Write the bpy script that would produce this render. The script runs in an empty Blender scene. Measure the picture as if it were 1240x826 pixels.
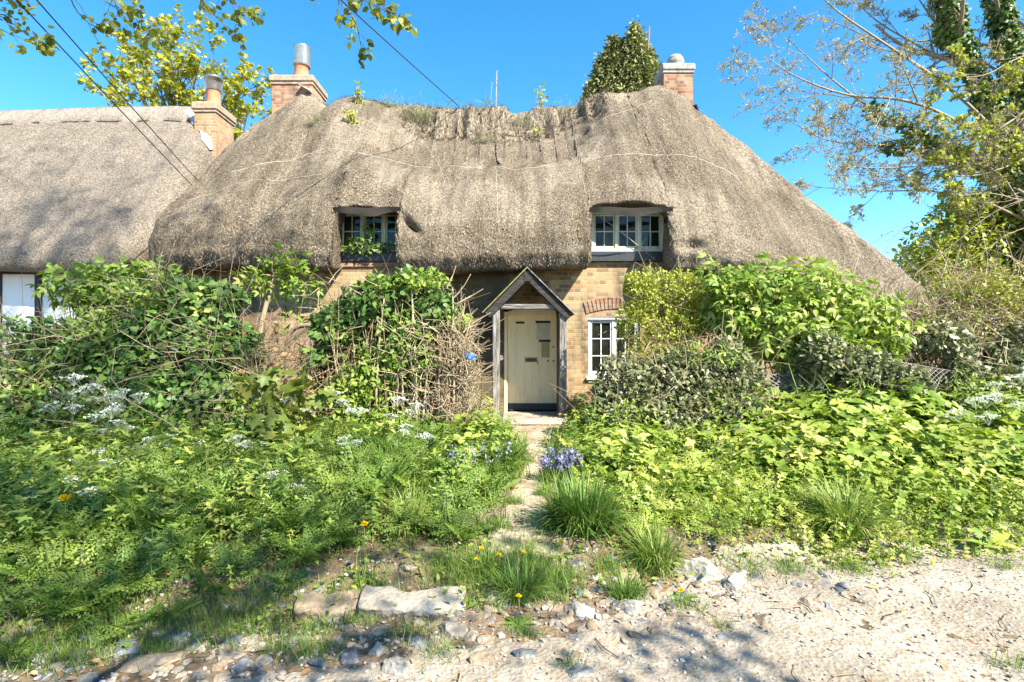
import bpy, bmesh, math, random
import numpy as np
from mathutils import Vector, Matrix

# ------------------------------------------------------------------ camera, sky, sun
S = bpy.context.scene
COL = S.collection
F, CX, CY, CZ = 640.0, 620.0, 413.0, 1.6        # photograph's focal length / centre in its own pixels, eye height

cam_d = bpy.data.cameras.new("camera"); cam = bpy.data.objects.new("camera", cam_d); COL.objects.link(cam)
cam.location = (0, 0, CZ); cam.rotation_euler = (math.radians(90), 0, 0)
cam_d.sensor_width = 36; cam_d.lens = 36 * F / 1240; cam_d.clip_start = 0.05; cam_d.clip_end = 2000
S.camera = cam

EL, AZ = math.radians(45), math.radians(46)      # sun behind the right shoulder
SUN = Vector((math.sin(AZ) * math.cos(EL), -math.cos(AZ) * math.cos(EL), math.sin(EL)))
W = bpy.data.worlds.new("World"); S.world = W; W.use_nodes = True
nt = W.node_tree; nt.nodes.clear()
wo = nt.nodes.new("ShaderNodeOutputWorld"); bg = nt.nodes.new("ShaderNodeBackground"); sky = nt.nodes.new("ShaderNodeTexSky")
sky.sky_type = 'NISHITA'; sky.sun_disc = False; sky.sun_elevation = EL; sky.sun_rotation = math.pi - AZ
sky.altitude = 0; sky.air_density = 0.85; sky.dust_density = 0.35; sky.ozone_density = 1.6
bg.inputs[1].default_value = 0.118
hs = nt.nodes.new("ShaderNodeHueSaturation"); hs.inputs['Saturation'].default_value = 1.36; hs.inputs['Hue'].default_value = .490
nt.links.new(sky.outputs[0], hs.inputs['Color']); nt.links.new(hs.outputs[0], bg.inputs[0]); nt.links.new(bg.outputs[0], wo.inputs[0])
sl = bpy.data.lights.new("sun", 'SUN'); sl.energy = 5.0; sl.angle = math.radians(0.55); sl.color = (1.0, 0.93, 0.79)
so = bpy.data.objects.new("sun", sl); COL.objects.link(so); so.rotation_euler = SUN.to_track_quat('Z', 'Y').to_euler()
S.view_settings.view_transform = 'Standard'; S.view_settings.look = 'None'
S.view_settings.gamma = 1.0; S.view_settings.exposure = 1.66
try:
    S.cycles.max_bounces = 6; S.cycles.diffuse_bounces = 3; S.cycles.transmission_bounces = 4; S.cycles.transparent_max_bounces = 6
except Exception: pass

rng = np.random.default_rng(11)
R = rng.uniform
def at(px, py, Y): return np.array([(px - CX) / F * Y, Y, CZ - (py - CY) / F * Y])

# ------------------------------------------------------------------ noise
def _h(ix, iy, iz, s):
    h = (ix.astype(np.int64) * 374761393 + iy.astype(np.int64) * 668265263 + iz.astype(np.int64) * 2147483647 + s * 1274126177) & 0xFFFFFFFF
    h = ((h ^ (h >> 13)) * 1274126177) & 0xFFFFFFFF
    h = ((h ^ (h >> 16)) * 2246822519) & 0xFFFFFFFF
    return ((h ^ (h >> 15)) & 0xFFFFFF) / float(0xFFFFFF)
def vn(p, s=0):
    p = np.asarray(p, float); i = np.floor(p); f = p - i; u = f * f * (3 - 2 * f)
    i = i.astype(np.int64); r = 0
    for dx in (0, 1):
        for dy in (0, 1):
            for dz in (0, 1):
                w = (u[..., 0] if dx else 1 - u[..., 0]) * (u[..., 1] if dy else 1 - u[..., 1]) * (u[..., 2] if dz else 1 - u[..., 2])
                r = r + w * _h(i[..., 0] + dx, i[..., 1] + dy, i[..., 2] + dz, s)
    return r * 2 - 1
def fbm(p, s=0, o=4):
    p = np.asarray(p, float); a = 1.0; r = 0; n = 0
    for k in range(o):
        r = r + a * vn(p * (2.03 ** k) + 17.1 * k, s + k); n += a; a *= .5
    return r / n
def n2(x, y, sc, s=0, o=3): return fbm(np.stack([np.asarray(x) * sc, np.asarray(y) * sc, np.zeros_like(np.asarray(x, float)) + .5], -1), s, o)
def sst(a, b, x):
    t = np.clip((x - a) / (b - a), 0, 1); return t * t * (3 - 2 * t)

# ------------------------------------------------------------------ mesh collector
def nrm(v): return v / np.maximum(np.linalg.norm(v, axis=-1, keepdims=True), 1e-9)
FLAT = ('brick', 'chimney', 'lead', 'cream', 'white_p', 'white_r', 'old_', 'mossy', 'black', 'dark_', 'weathered', 'porch', 'lichen', 'brown_n', 'dull', 'pale_stone', 'chalky', 'sandy', 'pink', 'grey_', 'rough', 'blue_tag', 'pebbles')
class G:
    def __init__(s): s.V = []; s.T = []; s.A = []; s.n = 0
    def add(s, V, T, tint=0.5):
        V = np.asarray(V, float).reshape(-1, 3); T = np.asarray(T, np.int64).reshape(-1, 3)
        s.V.append(V); s.T.append(T + s.n); s.n += len(V)
        s.A.append(np.broadcast_to(np.asarray(tint, float), (len(V),)).copy())
    def build(s, name, mat, parent=None, smooth=False, origin=None):
        V = np.concatenate(s.V) if s.V else np.zeros((0, 3)); T = np.concatenate(s.T) if s.T else np.zeros((0, 3), int)
        if origin is not None: V = V - np.asarray(origin)
        me = bpy.data.meshes.new(name)
        me.vertices.add(len(V)); me.vertices.foreach_set("co", V.astype(np.float32).ravel())
        m = len(T); me.loops.add(3 * m); me.loops.foreach_set("vertex_index", T.astype(np.int32).ravel())
        me.polygons.add(m); me.polygons.foreach_set("loop_start", np.arange(0, 3 * m, 3, dtype=np.int32))
        me.polygons.foreach_set("loop_total", np.full(m, 3, np.int32))
        at_ = me.attributes.new("tint", 'FLOAT', 'POINT'); at_.data.foreach_set("value", np.concatenate(s.A).astype(np.float32) if s.A else np.zeros(0, np.float32))
        me.update(calc_edges=True); me.validate()
        flat = not smooth and any(mat.name.startswith(q) for q in FLAT)
        me.polygons.foreach_set("use_smooth", np.full(len(me.polygons), not flat, bool))
        me.materials.append(mat)
        o = bpy.data.objects.new(name, me); COL.objects.link(o)
        if parent is not None: o.parent = parent
        if origin is not None: o.location = tuple(origin)
        return o

def tag(o, label=None, cat=None, group=None, kind=None):
    if label: o["label"] = label
    if cat: o["category"] = cat
    if group: o["group"] = group
    if kind: o["kind"] = kind
    return o
def empty(name, loc, label=None, cat=None, group=None, rz=0.0):
    o = bpy.data.objects.new(name, None); COL.objects.link(o); o.location = tuple(loc); o.rotation_euler = (0, 0, rz)
    o.empty_display_size = .2
    return tag(o, label, cat, group)
def copy_tree(o, parent=None):
    c = o.copy(); COL.objects.link(c)
    if parent is not None: c.parent = parent
    for ch in list(o.children): copy_tree(ch, c)
    return c

def bbox(g, c, s, bev=0.006, rot=None, tint=0.5):
    bm = bmesh.new(); bmesh.ops.create_cube(bm, size=1)
    bmesh.ops.scale(bm, vec=s, verts=bm.verts)
    if bev: bmesh.ops.bevel(bm, geom=bm.edges[:], offset=min(bev, .3 * min(s)), segments=1, affect='EDGES')
    bmesh.ops.triangulate(bm, faces=bm.faces[:])
    if rot is not None: bmesh.ops.transform(bm, matrix=rot, verts=bm.verts)
    V = np.array([v.co[:] for v in bm.verts]) + np.asarray(c); bm.verts.index_update()
    g.add(V, [[v.index for v in f.verts] for f in bm.faces], tint); bm.free()
def box2(g, x0, x1, y0, y1, z0, z1, bev=0.005, tint=.5):
    bbox(g, ((x0 + x1) / 2, (y0 + y1) / 2, (z0 + z1) / 2), (abs(x1 - x0), abs(y1 - y0), abs(z1 - z0)), bev, None, tint)
def beam(g, a, b, w, h, bev=.006, up=(0, 0, 1), tint=.5):
    a = Vector(a); b = Vector(b); d = (b - a); L = d.length; d.normalize()
    y = Vector(up).cross(d).normalized(); z = d.cross(y)
    M = Matrix((d, y, z)).transposed().to_4x4()
    bbox(g, (a + b) / 2, (L, w, h), bev, M, tint)

def tube(g, P, r, n=5, tint=.5, cap=True):
    P = np.asarray(P, float); K = len(P); r = np.broadcast_to(np.asarray(r, float), (K,))
    t = np.gradient(P, axis=0); t = nrm(t)
    ref = np.array([0, 0, 1.]) if abs(t[0, 2]) < .9 else np.array([1., 0, 0])
    u = np.cross(t[0], ref); u /= np.linalg.norm(u); U = [u]
    for k in range(1, K):
        u = U[-1] - t[k] * np.dot(U[-1], t[k]); U.append(u / max(np.linalg.norm(u), 1e-9))
    U = np.array(U); Wv = np.cross(t, U)
    a = np.arange(n) * 2 * np.pi / n
    V = P[:, None, :] + r[:, None, None] * (np.cos(a)[None, :, None] * U[:, None, :] + np.sin(a)[None, :, None] * Wv[:, None, :])
    V = V.reshape(-1, 3); T = []
    k = np.arange(K - 1)[:, None] * n; i = np.arange(n)[None, :]; j = (i + 1) % n
    A = (k + i).ravel(); B = (k + j).ravel(); C = (k + n + j).ravel(); D = (k + n + i).ravel()
    T = np.concatenate([np.stack([A, B, C], 1), np.stack([A, C, D], 1)])
    if cap:
        e = [[0, i_ + 1, i_] for i_ in range(1, n - 1)] + [[(K - 1) * n, (K - 1) * n + i_, (K - 1) * n + i_ + 1] for i_ in range(1, n - 1)]
        T = np.concatenate([T, np.array(e)])
    g.add(V, T, tint)
def lathe(g, c, prof, n=24, tint=.5):
    c = np.asarray(c, float); a = np.arange(n) * 2 * np.pi / n; V = []
    for r, z in prof: V.append(np.stack([np.cos(a) * r, np.sin(a) * r, np.full(n, z)], 1))
    V = np.concatenate(V) + c; K = len(prof)
    k = np.arange(K - 1)[:, None] * n; i = np.arange(n)[None, :]; j = (i + 1) % n
    A = (k + i).ravel(); B = (k + j).ravel(); C = (k + n + j).ravel(); D = (k + n + i).ravel()
    g.add(V, np.concatenate([np.stack([A, B, C], 1), np.stack([A, C, D], 1)]), tint)
def gridT(nr, nc):
    r = np.arange(nr - 1)[:, None] * nc; c = np.arange(nc - 1)[None, :]
    A = (r + c).ravel(); B = A + 1; D = A + nc; C = D + 1
    return np.concatenate([np.stack([A, B, C], 1), np.stack([A, C, D], 1)])

# ------------------------------------------------------------------ leaf templates  (x = along the leaf, z = face)
def join(parts):
    V = []; T = []; n = 0
    for v, t in parts: V.append(v); T.append(np.asarray(t) + n); n += len(v)
    return np.concatenate(V), np.concatenate(T)
def diamond(w=.5, droop=.08):
    return np.array([[0, 0, 0], [.45, w / 2, .05], [1, 0, -droop], [.45, -w / 2, .05]]), np.array([[0, 3, 2], [0, 2, 1]])
def oval(w=.5, fold=.07, droop=.12):
    V = np.array([[0, 0, 0], [.28, w * .46, fold], [.65, w * .42, fold * .8 - droop * .3], [1, 0, -droop], [.65, -w * .42, fold * .8 - droop * .3], [.28, -w * .46, fold], [.5, 0, 0]])
    return V, np.array([[0, 5, 6], [5, 4, 6], [4, 3, 6], [6, 3, 2], [6, 2, 1], [0, 6, 1]])
def fanleaf(pts, c=(.4, 0, .03), cup=.05):
    h = [(x, y) for x, y in pts]; o = h + [(x, -y) for x, y in h[::-1] if abs(y) > 1e-6]
    V = [[c[0], 0, c[2]]] + [[x, y, -cup * (abs(y) + max(0, x - .5))] for x, y in o]
    n = len(o); return np.array(V), np.array([[0, 1 + (i + 1) % n, 1 + i] for i in range(n)])
IVY = fanleaf([(0, 0), (-.1, .22), (.12, .5), (.33, .27), (.62, .33), (1, 0)], cup=.16)
MAPLE = fanleaf([(0, 0), (-.08, .3), (.12, .62), (.28, .3), (.62, .52), (.66, .2), (1, 0)], c=(.25, 0, .05), cup=.22)
OVAL, OVALW, LANCE, DIA, DIAS = oval(.52), oval(.75), oval(.3, .05, .2), diamond(.55), diamond(.38)
def xf(t, p, yaw=0, pitch=0, roll=0, s=1.0):
    M = (Matrix.Rotation(yaw, 3, 'Z') @ Matrix.Rotation(-pitch, 3, 'Y') @ Matrix.Rotation(roll, 3, 'X'))
    return t[0] * s @ np.array(M).T + np.asarray(p), t[1]
def pinnate(npair=3, leaf=OVAL, ll=.42, droop=.25, stalk=.25):
    ps = []
    for k in range(npair):
        t = stalk + (1 - stalk - .3) * k / max(1, npair - 1); z = -droop * t * t
        for sgn in (1, -1): ps.append(xf(leaf, (t, 0, z), sgn * 1.05, -.25, 0, ll * (1 - .12 * k)))
    ps.append(xf(leaf, (.72, 0, -droop * .5), 0, -.35, 0, ll * .95))
    ps.append((np.array([[0, .012, 0], [0, -.012, 0], [.75, 0, -droop * .55]]), np.array([[0, 1, 2]])))
    return join(ps)
ELDER = pinnate(2, oval(.42, .05, .2), .46, .22)
def frond(npin=6, droop=.3, fine=3, seed=0):
    r = random.Random(seed); ps = []
    for k in range(npin):
        t = .28 + .66 * k / (npin - 1); z = .12 * math.sin(t * 2.4) - droop * t * t
        L = .46 * (1 - t) + .09
        for sgn in (1, -1):
            yaw = sgn * (1.0 + r.uniform(-.12, .12)); pit = -.25 + r.uniform(-.15, .15)
            d = np.array([math.cos(yaw) * math.cos(pit), math.sin(yaw) * math.cos(pit), math.sin(pit)])
            for q in range(fine):
                u = (q + .35) / fine
                for s2 in (1, -1):
                    ps.append(xf(DIA, np.array([t, 0, z]) + d * L * u * .8, yaw + s2 * .85, pit, s2 * .2, L * .42 * (1.15 - u * .7)))
            ps.append(xf(DIA, np.array([t, 0, z]) + d * L * .72, yaw, pit - .15, 0, L * .36))
    ps.append((np.array([[0, .008, 0], [0, -.008, 0], [.6, 0, .1 - droop * .36], [.95, 0, .09 - droop * .9]]), np.array([[0, 1, 2], [0, 2, 3]])))
    return join(ps)
FRONDS = [frond(6, .15 + .12 * k, 2, k) for k in range(4)]
def blade(bend, w=.03, n=4):
    V = []; 
    for k in range(n + 1):
        t = k / n; a = bend * t
        x = (1 - math.cos(a)) / bend if abs(bend) > 1e-3 else 0; z = math.sin(a) / bend if abs(bend) > 1e-3 else t
        ww = w * (1 - t ** 2) * .5 + .0005
        V += [[x, ww, z], [x, -ww, z]]
    T = []
    for k in range(n): a = 2 * k; T += [[a, a + 1, a + 3], [a, a + 3, a + 2]]
    return np.array(V), np.array(T)
BLADES = [blade(b, w) for b, w in ((.3, .03), (.8, .028), (1.3, .03), (1.9, .032))]

def frames(d, up):
    X = nrm(d); Y = nrm(np.cross(up, X)); Z = np.cross(X, Y); return np.stack([X, Y, Z], -1)
def scatter(g, t, P, M, s, tint):
    V0, T0 = t; N = len(P)
    if N == 0: return
    s = np.broadcast_to(np.asarray(s, float), (N,)); tint = np.broadcast_to(np.asarray(tint, float), (N,))
    V = np.einsum('nij,kj->nki', M, V0) * s[:, None, None] + P[:, None, :]
    T = T0[None] + (np.arange(N) * len(V0))[:, None, None]
    g.add(V.reshape(-1, 3), T.reshape(-1, 3), np.repeat(tint, len(V0)))
def rdir(N, z0=-1, z1=1):
    z = R(z0, z1, N); a = R(0, 2 * np.pi, N); r = np.sqrt(np.maximum(0, 1 - z * z)); return np.stack([r * np.cos(a), r * np.sin(a), z], -1)
def yawM(N, tilt=.0):
    a = R(0, 2 * np.pi, N); X = np.stack([np.cos(a), np.sin(a), np.zeros(N)], -1)
    up = nrm(np.stack([R(-1, 1, N) * tilt, R(-1, 1, N) * tilt, np.ones(N)], -1)); return frames(X - up * (X * up).sum(-1, keepdims=True), up)

# ------------------------------------------------------------------ materials
def newmat(name):
    m = bpy.data.materials.new(name); m.use_nodes = True; t = m.node_tree; t.nodes.clear()
    out = t.nodes.new("ShaderNodeOutputMaterial"); p = t.nodes.new("ShaderNodeBsdfPrincipled")
    t.links.new(p.outputs[0], out.inputs[0]); return m, t, p, out
def N(t, k, **kw):
    n = t.nodes.new(k)
    for a, v in kw.items(): setattr(n, a, v)
    return n
def ramp(t, fac, stops, interp='LINEAR'):
    r = N(t, "ShaderNodeValToRGB"); r.color_ramp.interpolation = interp; e = r.color_ramp.elements
    while len(e) > 1: e.remove(e[-1])
    e[0].position = stops[0][0]; e[0].color = (*stops[0][1], 1)
    for p_, c in stops[1:]: q = e.new(p_); q.color = (*c, 1)
    t.links.new(fac, r.inputs[0]); return r.outputs[0]
def noise(t, sc, det=4, vec=None, rough=.55):
    n = N(t, "ShaderNodeTexNoise"); n.inputs['Scale'].default_value = sc; n.inputs['Detail'].default_value = det; n.inputs['Roughness'].default_value = rough
    if vec is not None: t.links.new(vec, n.inputs['Vector'])
    return n.outputs['Fac']
def objco(t, scale=(1, 1, 1)):
    c = N(t, "ShaderNodeTexCoord"); m = N(t, "ShaderNodeMapping"); m.inputs['Scale'].default_value = scale
    t.links.new(c.outputs['Object'], m.inputs[0]); return m.outputs[0]
def mix(t, fac, a, b, mode='MIX'):
    m = N(t, "ShaderNodeMix", data_type='RGBA', blend_type=mode)
    for s, v in ((m.inputs[0], fac), (m.inputs[6], a), (m.inputs[7], b)):
        if hasattr(v, 'is_linked'): t.links.new(v, s)
        elif isinstance(v, (int, float)): s.default_value = v
        else: s.default_value = (*v, 1)
    return m.outputs[2]
def bump(t, p, h, strength=.5, dist=.02):
    b = N(t, "ShaderNodeBump"); b.inputs['Strength'].default_value = strength; b.inputs['Distance'].default_value = dist
    t.links.new(h, b.inputs['Height']); t.links.new(b.outputs[0], p.inputs['Normal'])
def leafmat(name, stops, transl=.35, rough=.5, spec=.35):
    m, t, p, out = newmat(name)
    a = N(t, "ShaderNodeAttribute", attribute_name="tint"); c = ramp(t, a.outputs['Fac'], stops)
    t.links.new(c, p.inputs['Base Color']); p.inputs['Roughness'].default_value = rough; p.inputs['Specular IOR Level'].default_value = spec
    if transl:
        tr = N(t, "ShaderNodeBsdfTranslucent"); ms = N(t, "ShaderNodeMixShader"); ms.inputs[0].default_value = transl
        c2 = mix(t, 1.0, c, (1.0, 1.05, .55), 'MULTIPLY'); t.links.new(c2, tr.inputs[0])
        t.links.new(p.outputs[0], ms.inputs[1]); t.links.new(tr.outputs[0], ms.inputs[2]); t.links.new(ms.outputs[0], out.inputs[0])
    return m
def woodmat(name, c0, c1, c2, sc=6.0, axis='z', rough=.8):
    m, t, p, out = newmat(name)
    s = {'z': (14, 14, 1.2), 'x': (1.2, 14, 14), 'y': (14, 1.2, 14)}[axis]
    v = objco(t, s); f = noise(t, sc * .5, 6, v, .65); t.links.new(ramp(t, f, [(.34, c0), (.5, c1), (.66, c2)]), p.inputs['Base Color'])
    p.inputs['Roughness'].default_value = rough; bump(t, p, f, .5, .01); return m
def plain(name, c, rough=.6, metal=0.0, var=.25, sc=12, bmp=.15):
    m, t, p, out = newmat(name); f = noise(t, sc, 5, objco(t))
    lo = tuple(x * (1 - var) for x in c); hi = tuple(min(1, x * (1 + var)) for x in c)
    t.links.new(ramp(t, f, [(.3, lo), (.7, hi)]), p.inputs['Base Color']); p.inputs['Roughness'].default_value = rough; p.inputs['Metallic'].default_value = metal
    if bmp: bump(t, p, f, bmp, .01)
    return m
def brickmat(name, ca, cb, cc, mort, side=False, soot=.5, scale=1.0, seed=0.0, stain=None):
    m, t, p, out = newmat(name)
    c = N(t, "ShaderNodeTexCoord"); sp = N(t, "ShaderNodeSeparateXYZ"); t.links.new(c.outputs['Object'], sp.inputs[0])
    ad = N(t, "ShaderNodeMath", operation='ADD'); t.links.new(sp.outputs[0], ad.inputs[0]); t.links.new(sp.outputs[1], ad.inputs[1])
    cb_ = N(t, "ShaderNodeCombineXYZ"); t.links.new(ad.outputs[0], cb_.inputs[0]); t.links.new(sp.outputs[2], cb_.inputs[1])
    wob = N(t, "ShaderNodeTexNoise"); wob.inputs['Scale'].default_value = 9; wob.inputs['Detail'].default_value = 2; t.links.new(c.outputs['Object'], wob.inputs['Vector'])
    ws = N(t, "ShaderNodeVectorMath", operation='SCALE'); ws.inputs['Scale'].default_value = .014; t.links.new(wob.outputs['Color'], ws.inputs[0])
    wa = N(t, "ShaderNodeVectorMath", operation='ADD'); t.links.new(cb_.outputs[0], wa.inputs[0]); t.links.new(ws.outputs[0], wa.inputs[1])
    b = N(t, "ShaderNodeTexBrick"); t.links.new(wa.outputs[0], b.inputs['Vector'])
    b.inputs['Scale'].default_value = 1; b.inputs['Brick Width'].default_value = .225 * scale; b.inputs['Row Height'].default_value = .073 * scale
    b.inputs['Mortar Size'].default_value = .0065 * scale; b.inputs['Mortar Smooth'].default_value = .3; b.inputs['Bias'].default_value = .0
    b.offset = .5; b.squash = .5; b.squash_frequency = 2
    b.inputs['Color1'].default_value = (0, 0, 0, 1); b.inputs['Color2'].default_value = (1, 1, 1, 1); b.inputs['Mortar'].default_value = (.5, .5, .5, 1)
    f1 = noise(t, 1.3 + seed, 3, c.outputs['Object']); f2 = noise(t, 22, 5, c.outputs['Object'])
    mr = N(t, "ShaderNodeMath", operation='MULTIPLY_ADD'); mr.inputs[1].default_value = .75; t.links.new(b.outputs['Color'], mr.inputs[0])
    f1s = N(t, "ShaderNodeMath", operation='MULTIPLY_ADD'); f1s.inputs[1].default_value = 1.0; f1s.inputs[2].default_value = -.36; t.links.new(f1, f1s.inputs[0]); t.links.new(f1s.outputs[0], mr.inputs[2])
    col = ramp(t, mr.outputs[0], [(.05, ca), (.45, cb), (.8, cc)])
    col = mix(t, mix(t, 1.0, (.5, .5, .5), ramp(t, f2, [(.3, (.2,) * 3), (.7, (.8,) * 3)]), 'MULTIPLY'), col, tuple(x * .55 for x in cb))
    col = mix(t, b.outputs['Fac'], col, mort)
    v = objco(t, (2.2, 2.2, .5)); st = noise(t, 1.6, 5, v, .6)
    col = mix(t, ramp(t, st, [(.5, (0, 0, 0)), (.72, (soot,) * 3)]), col, (.045, .043, .03))
    pal = noise(t, .8, 5, c.outputs['Object'], .7); col = mix(t, ramp(t, pal, [(.5, (0, 0, 0)), (.68, (.55,) * 3)]), col, mix(t, .5, col, (.55, .48, .37)))
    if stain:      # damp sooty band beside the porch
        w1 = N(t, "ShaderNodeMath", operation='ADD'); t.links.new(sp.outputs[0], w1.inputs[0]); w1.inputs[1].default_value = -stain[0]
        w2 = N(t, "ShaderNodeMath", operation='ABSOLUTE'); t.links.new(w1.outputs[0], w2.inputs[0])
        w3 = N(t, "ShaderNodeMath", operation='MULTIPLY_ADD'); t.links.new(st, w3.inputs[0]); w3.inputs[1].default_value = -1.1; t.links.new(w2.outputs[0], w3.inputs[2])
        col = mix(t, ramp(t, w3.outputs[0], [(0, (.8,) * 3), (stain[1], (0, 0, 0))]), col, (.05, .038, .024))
    t.links.new(col, p.inputs['Base Color']); p.inputs['Roughness'].default_value = .9
    iv = N(t, "ShaderNodeMath", operation='MULTIPLY_ADD'); iv.inputs[1].default_value = -1; iv.inputs[2].default_value = 1; t.links.new(b.outputs['Fac'], iv.inputs[0])
    ad2 = N(t, "ShaderNodeMath", operation='MULTIPLY_ADD'); ad2.inputs[1].default_value = .5; t.links.new(f2, ad2.inputs[0]); t.links.new(iv.outputs[0], ad2.inputs[2])
    bump(t, p, ad2.outputs[0], .7, .012); return m
def thatchmat(name, dark, midc, light, moss=.3, sk=1.0):
    m, t, p, out = newmat(name)
    v = objco(t, (70, 22, 22)); f = noise(t, 1.0, 3, v, .7)
    v2 = objco(t, (130, 60, 60)); f2 = noise(t, 1.0, 2, v2, .7)
    big = noise(t, .9, 5, objco(t), .6); mid = noise(t, 5, 5, objco(t), .6)
    streak = noise(t, 1.0, 4, objco(t, (4.5, .55, .55)), .65); speck = noise(t, 26, 3, objco(t), .8)
    a = N(t, "ShaderNodeAttribute", attribute_name="tint")
    s = N(t, "ShaderNodeMath", operation='MULTIPLY_ADD'); s.inputs[1].default_value = .55; t.links.new(f, s.inputs[0])
    s1 = N(t, "ShaderNodeMath", operation='MULTIPLY_ADD'); s1.inputs[1].default_value = .45; t.links.new(f2, s1.inputs[0]); s1.inputs[2].default_value = 0
    t.links.new(s1.outputs[0], s.inputs[2])
    col = ramp(t, s.outputs[0], [(.36, dark), (.5, midc), (.62, light)])
    col = mix(t, ramp(t, big, [(.38, (0, 0, 0)), (.68, (.55,) * 3)]), col, mix(t, .5, col, tuple(x * .55 for x in midc)))
    col = mix(t, ramp(t, mid, [(.55, (0, 0, 0)), (.75, (moss,) * 3)]), col, (.16, .14, .075))
    col = mix(t, a.outputs['Fac'], col, mix(t, .5, col, tuple(min(1, x * 1.35) for x in light)))
    col = mix(t, 1.0, col, ramp(t, streak, [(.32, tuple(1 - sk * q for q in (.38, .40, .43))), (.5, (1, 1, 1)), (.68, tuple(1 + sk * q for q in (.3, .28, .24)))]), 'MULTIPLY')
    col = mix(t, 1.0, col, ramp(t, speck, [(.36, (.55, .53, .5)), (.5, (1, 1, 1)), (.62, (1.35, 1.35, 1.32))]), 'MULTIPLY')
    t.links.new(col, p.inputs['Base Color']); p.inputs['Roughness'].default_value = .95; p.inputs['Specular IOR Level'].default_value = .1
    hh = N(t, "ShaderNodeMath", operation='ADD'); t.links.new(s.outputs[0], hh.inputs[0]); t.links.new(speck, hh.inputs[1]); bump(t, p, hh.outputs[0], 1.0, .06); return m
def groundmat(name, cols, sc=3.0, fine=60, litter=None):
    m, t, p, out = newmat(name); o = objco(t)
    f = noise(t, sc, 6, o, .65); g = noise(t, fine, 4, o, .7)
    vor = N(t, "ShaderNodeTexVoronoi"); vor.inputs['Scale'].default_value = fine * .7; t.links.new(o, vor.inputs['Vector'])
    col = ramp(t, f, [(.3, cols[0]), (.5, cols[1]), (.7, cols[2])])
    col = mix(t, .35, col, mix(t, 1.0, col, ramp(t, g, [(.3, (.35,) * 3), (.7, (1.5,) * 3)]), 'MULTIPLY'))
    sv = N(t, "ShaderNodeSeparateColor"); t.links.new(vor.outputs['Color'], sv.inputs[0])
    if litter: col = mix(t, ramp(t, sv.outputs[0], [(.8, (0, 0, 0)), (.85, (.7,) * 3)]), col, litter)
    t.links.new(col, p.inputs['Base Color']); p.inputs['Roughness'].default_value = .95; p.inputs['Specular IOR Level'].default_value = .15
    ad = N(t, "ShaderNodeMath", operation='ADD'); t.links.new(g, ad.inputs[0]); t.links.new(vor.outputs['Distance'], ad.inputs[1])
    bump(t, p, ad.outputs[0], .6, .015); return m

M = {}
M['thatch'] = thatchmat("thatch_weathered", (.045, .034, .024), (.185, .148, .109), (.43, .365, .285))
M['thatch2'] = thatchmat("thatch_pale", (.085, .07, .055), (.24, .202, .166), (.43, .375, .315), .12, .4)
M['straw'] = leafmat("straw", [(0, (.045, .034, .024)), (.5, (.185, .149, .11)), (1, (.43, .365, .28))], 0, .9, .1)
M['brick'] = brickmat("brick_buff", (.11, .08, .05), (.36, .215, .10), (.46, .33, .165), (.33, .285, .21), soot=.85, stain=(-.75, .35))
M['brick_red'] = brickmat("brick_red", (.12, .06, .04), (.34, .15, .08), (.42, .27, .16), (.30, .26, .21), soot=.85, seed=.4)
M['brick_buffc'] = brickmat("brick_orange", (.25, .14, .08), (.42, .23, .11), (.46, .31, .15), (.42, .37, .29), soot=.5, seed=.7)
M['cap'] = plain("chimney_cap_mortar", (.33, .25, .18), .95, 0, .35, 14, .6)
M['capgrey'] = plain("chimney_cap_grey", (.30, .285, .26), .95, 0, .35, 14, .6)
M['terra'] = plain("terracotta", (.50, .23, .12), .85, 0, .2, 9)
M['steel'] = plain("galvanised_steel", (.42, .42, .42), .35, .85, .25, 6)
M['lead'] = plain("lead_flashing", (.42, .43, .46), .6, .1, .15, 9)
M['cream'] = None
def paintmat(name, c, dirt, amt=.35, rough=.55, sc=(6, 6, 1.2)):
    m, t, p, out = newmat(name); f = noise(t, 2.2, 6, objco(t, sc), .7); g = noise(t, 30, 4, objco(t))
    col = mix(t, ramp(t, f, [(.5, (0, 0, 0)), (.7, (amt,) * 3)]), c, dirt); col = mix(t, ramp(t, g, [(.62, (0, 0, 0)), (.74, (amt,) * 3)]), col, dirt)
    t.links.new(col, p.inputs['Base Color']); p.inputs['Roughness'].default_value = rough; bump(t, p, f, .15, .006); return m
M['cream'] = paintmat("cream_door_paint", (.97, .77, .46), (.62, .44, .22), .42)
M['white'] = paintmat("white_paint", (.74, .75, .73), (.36, .34, .26), .3)
M['oldwhite'] = paintmat("old_window_paint", (.55, .54, .42), (.16, .15, .07), .6)
M['mossy'] = paintmat("mossy_window_paint", (.40, .40, .24), (.10, .11, .04), .8)
M['render'] = paintmat("white_render", (.80, .82, .82), (.55, .55, .50), .2, .9)
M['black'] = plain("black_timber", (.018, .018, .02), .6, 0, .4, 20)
M['sillblack'] = plain("dark_sill_board", (.028, .032, .038), .5, 0, .3, 20)
M['grey_wood'] = woodmat("weathered_grey_post", (.035, .03, .026), (.17, .155, .14), (.36, .335, .31))
M['beam_wood'] = woodmat('weathered_tie_beam', (.03, .026, .022), (.13, .118, .105), (.30, .28, .255), axis='x')
M['dark_wood'] = woodmat("dark_porch_timber", (.008, .007, .006), (.022, .018, .016), (.06, .05, .045), axis='x')
M['board'] = woodmat("porch_roof_board", (.02, .017, .014), (.045, .038, .032), (.10, .088, .075), axis='y')
M['lichen'] = plain("lichen_edge", (.24, .25, .06), .9, 0, .4, 25, .4)
M['paper'] = plain("old_notice_paper", (.66, .60, .42), .8, 0, .12, 8, .05)
M['paper2'] = plain("brown_notice_paper", (.46, .37, .19), .85, 0, .15, 8, .05)
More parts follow.
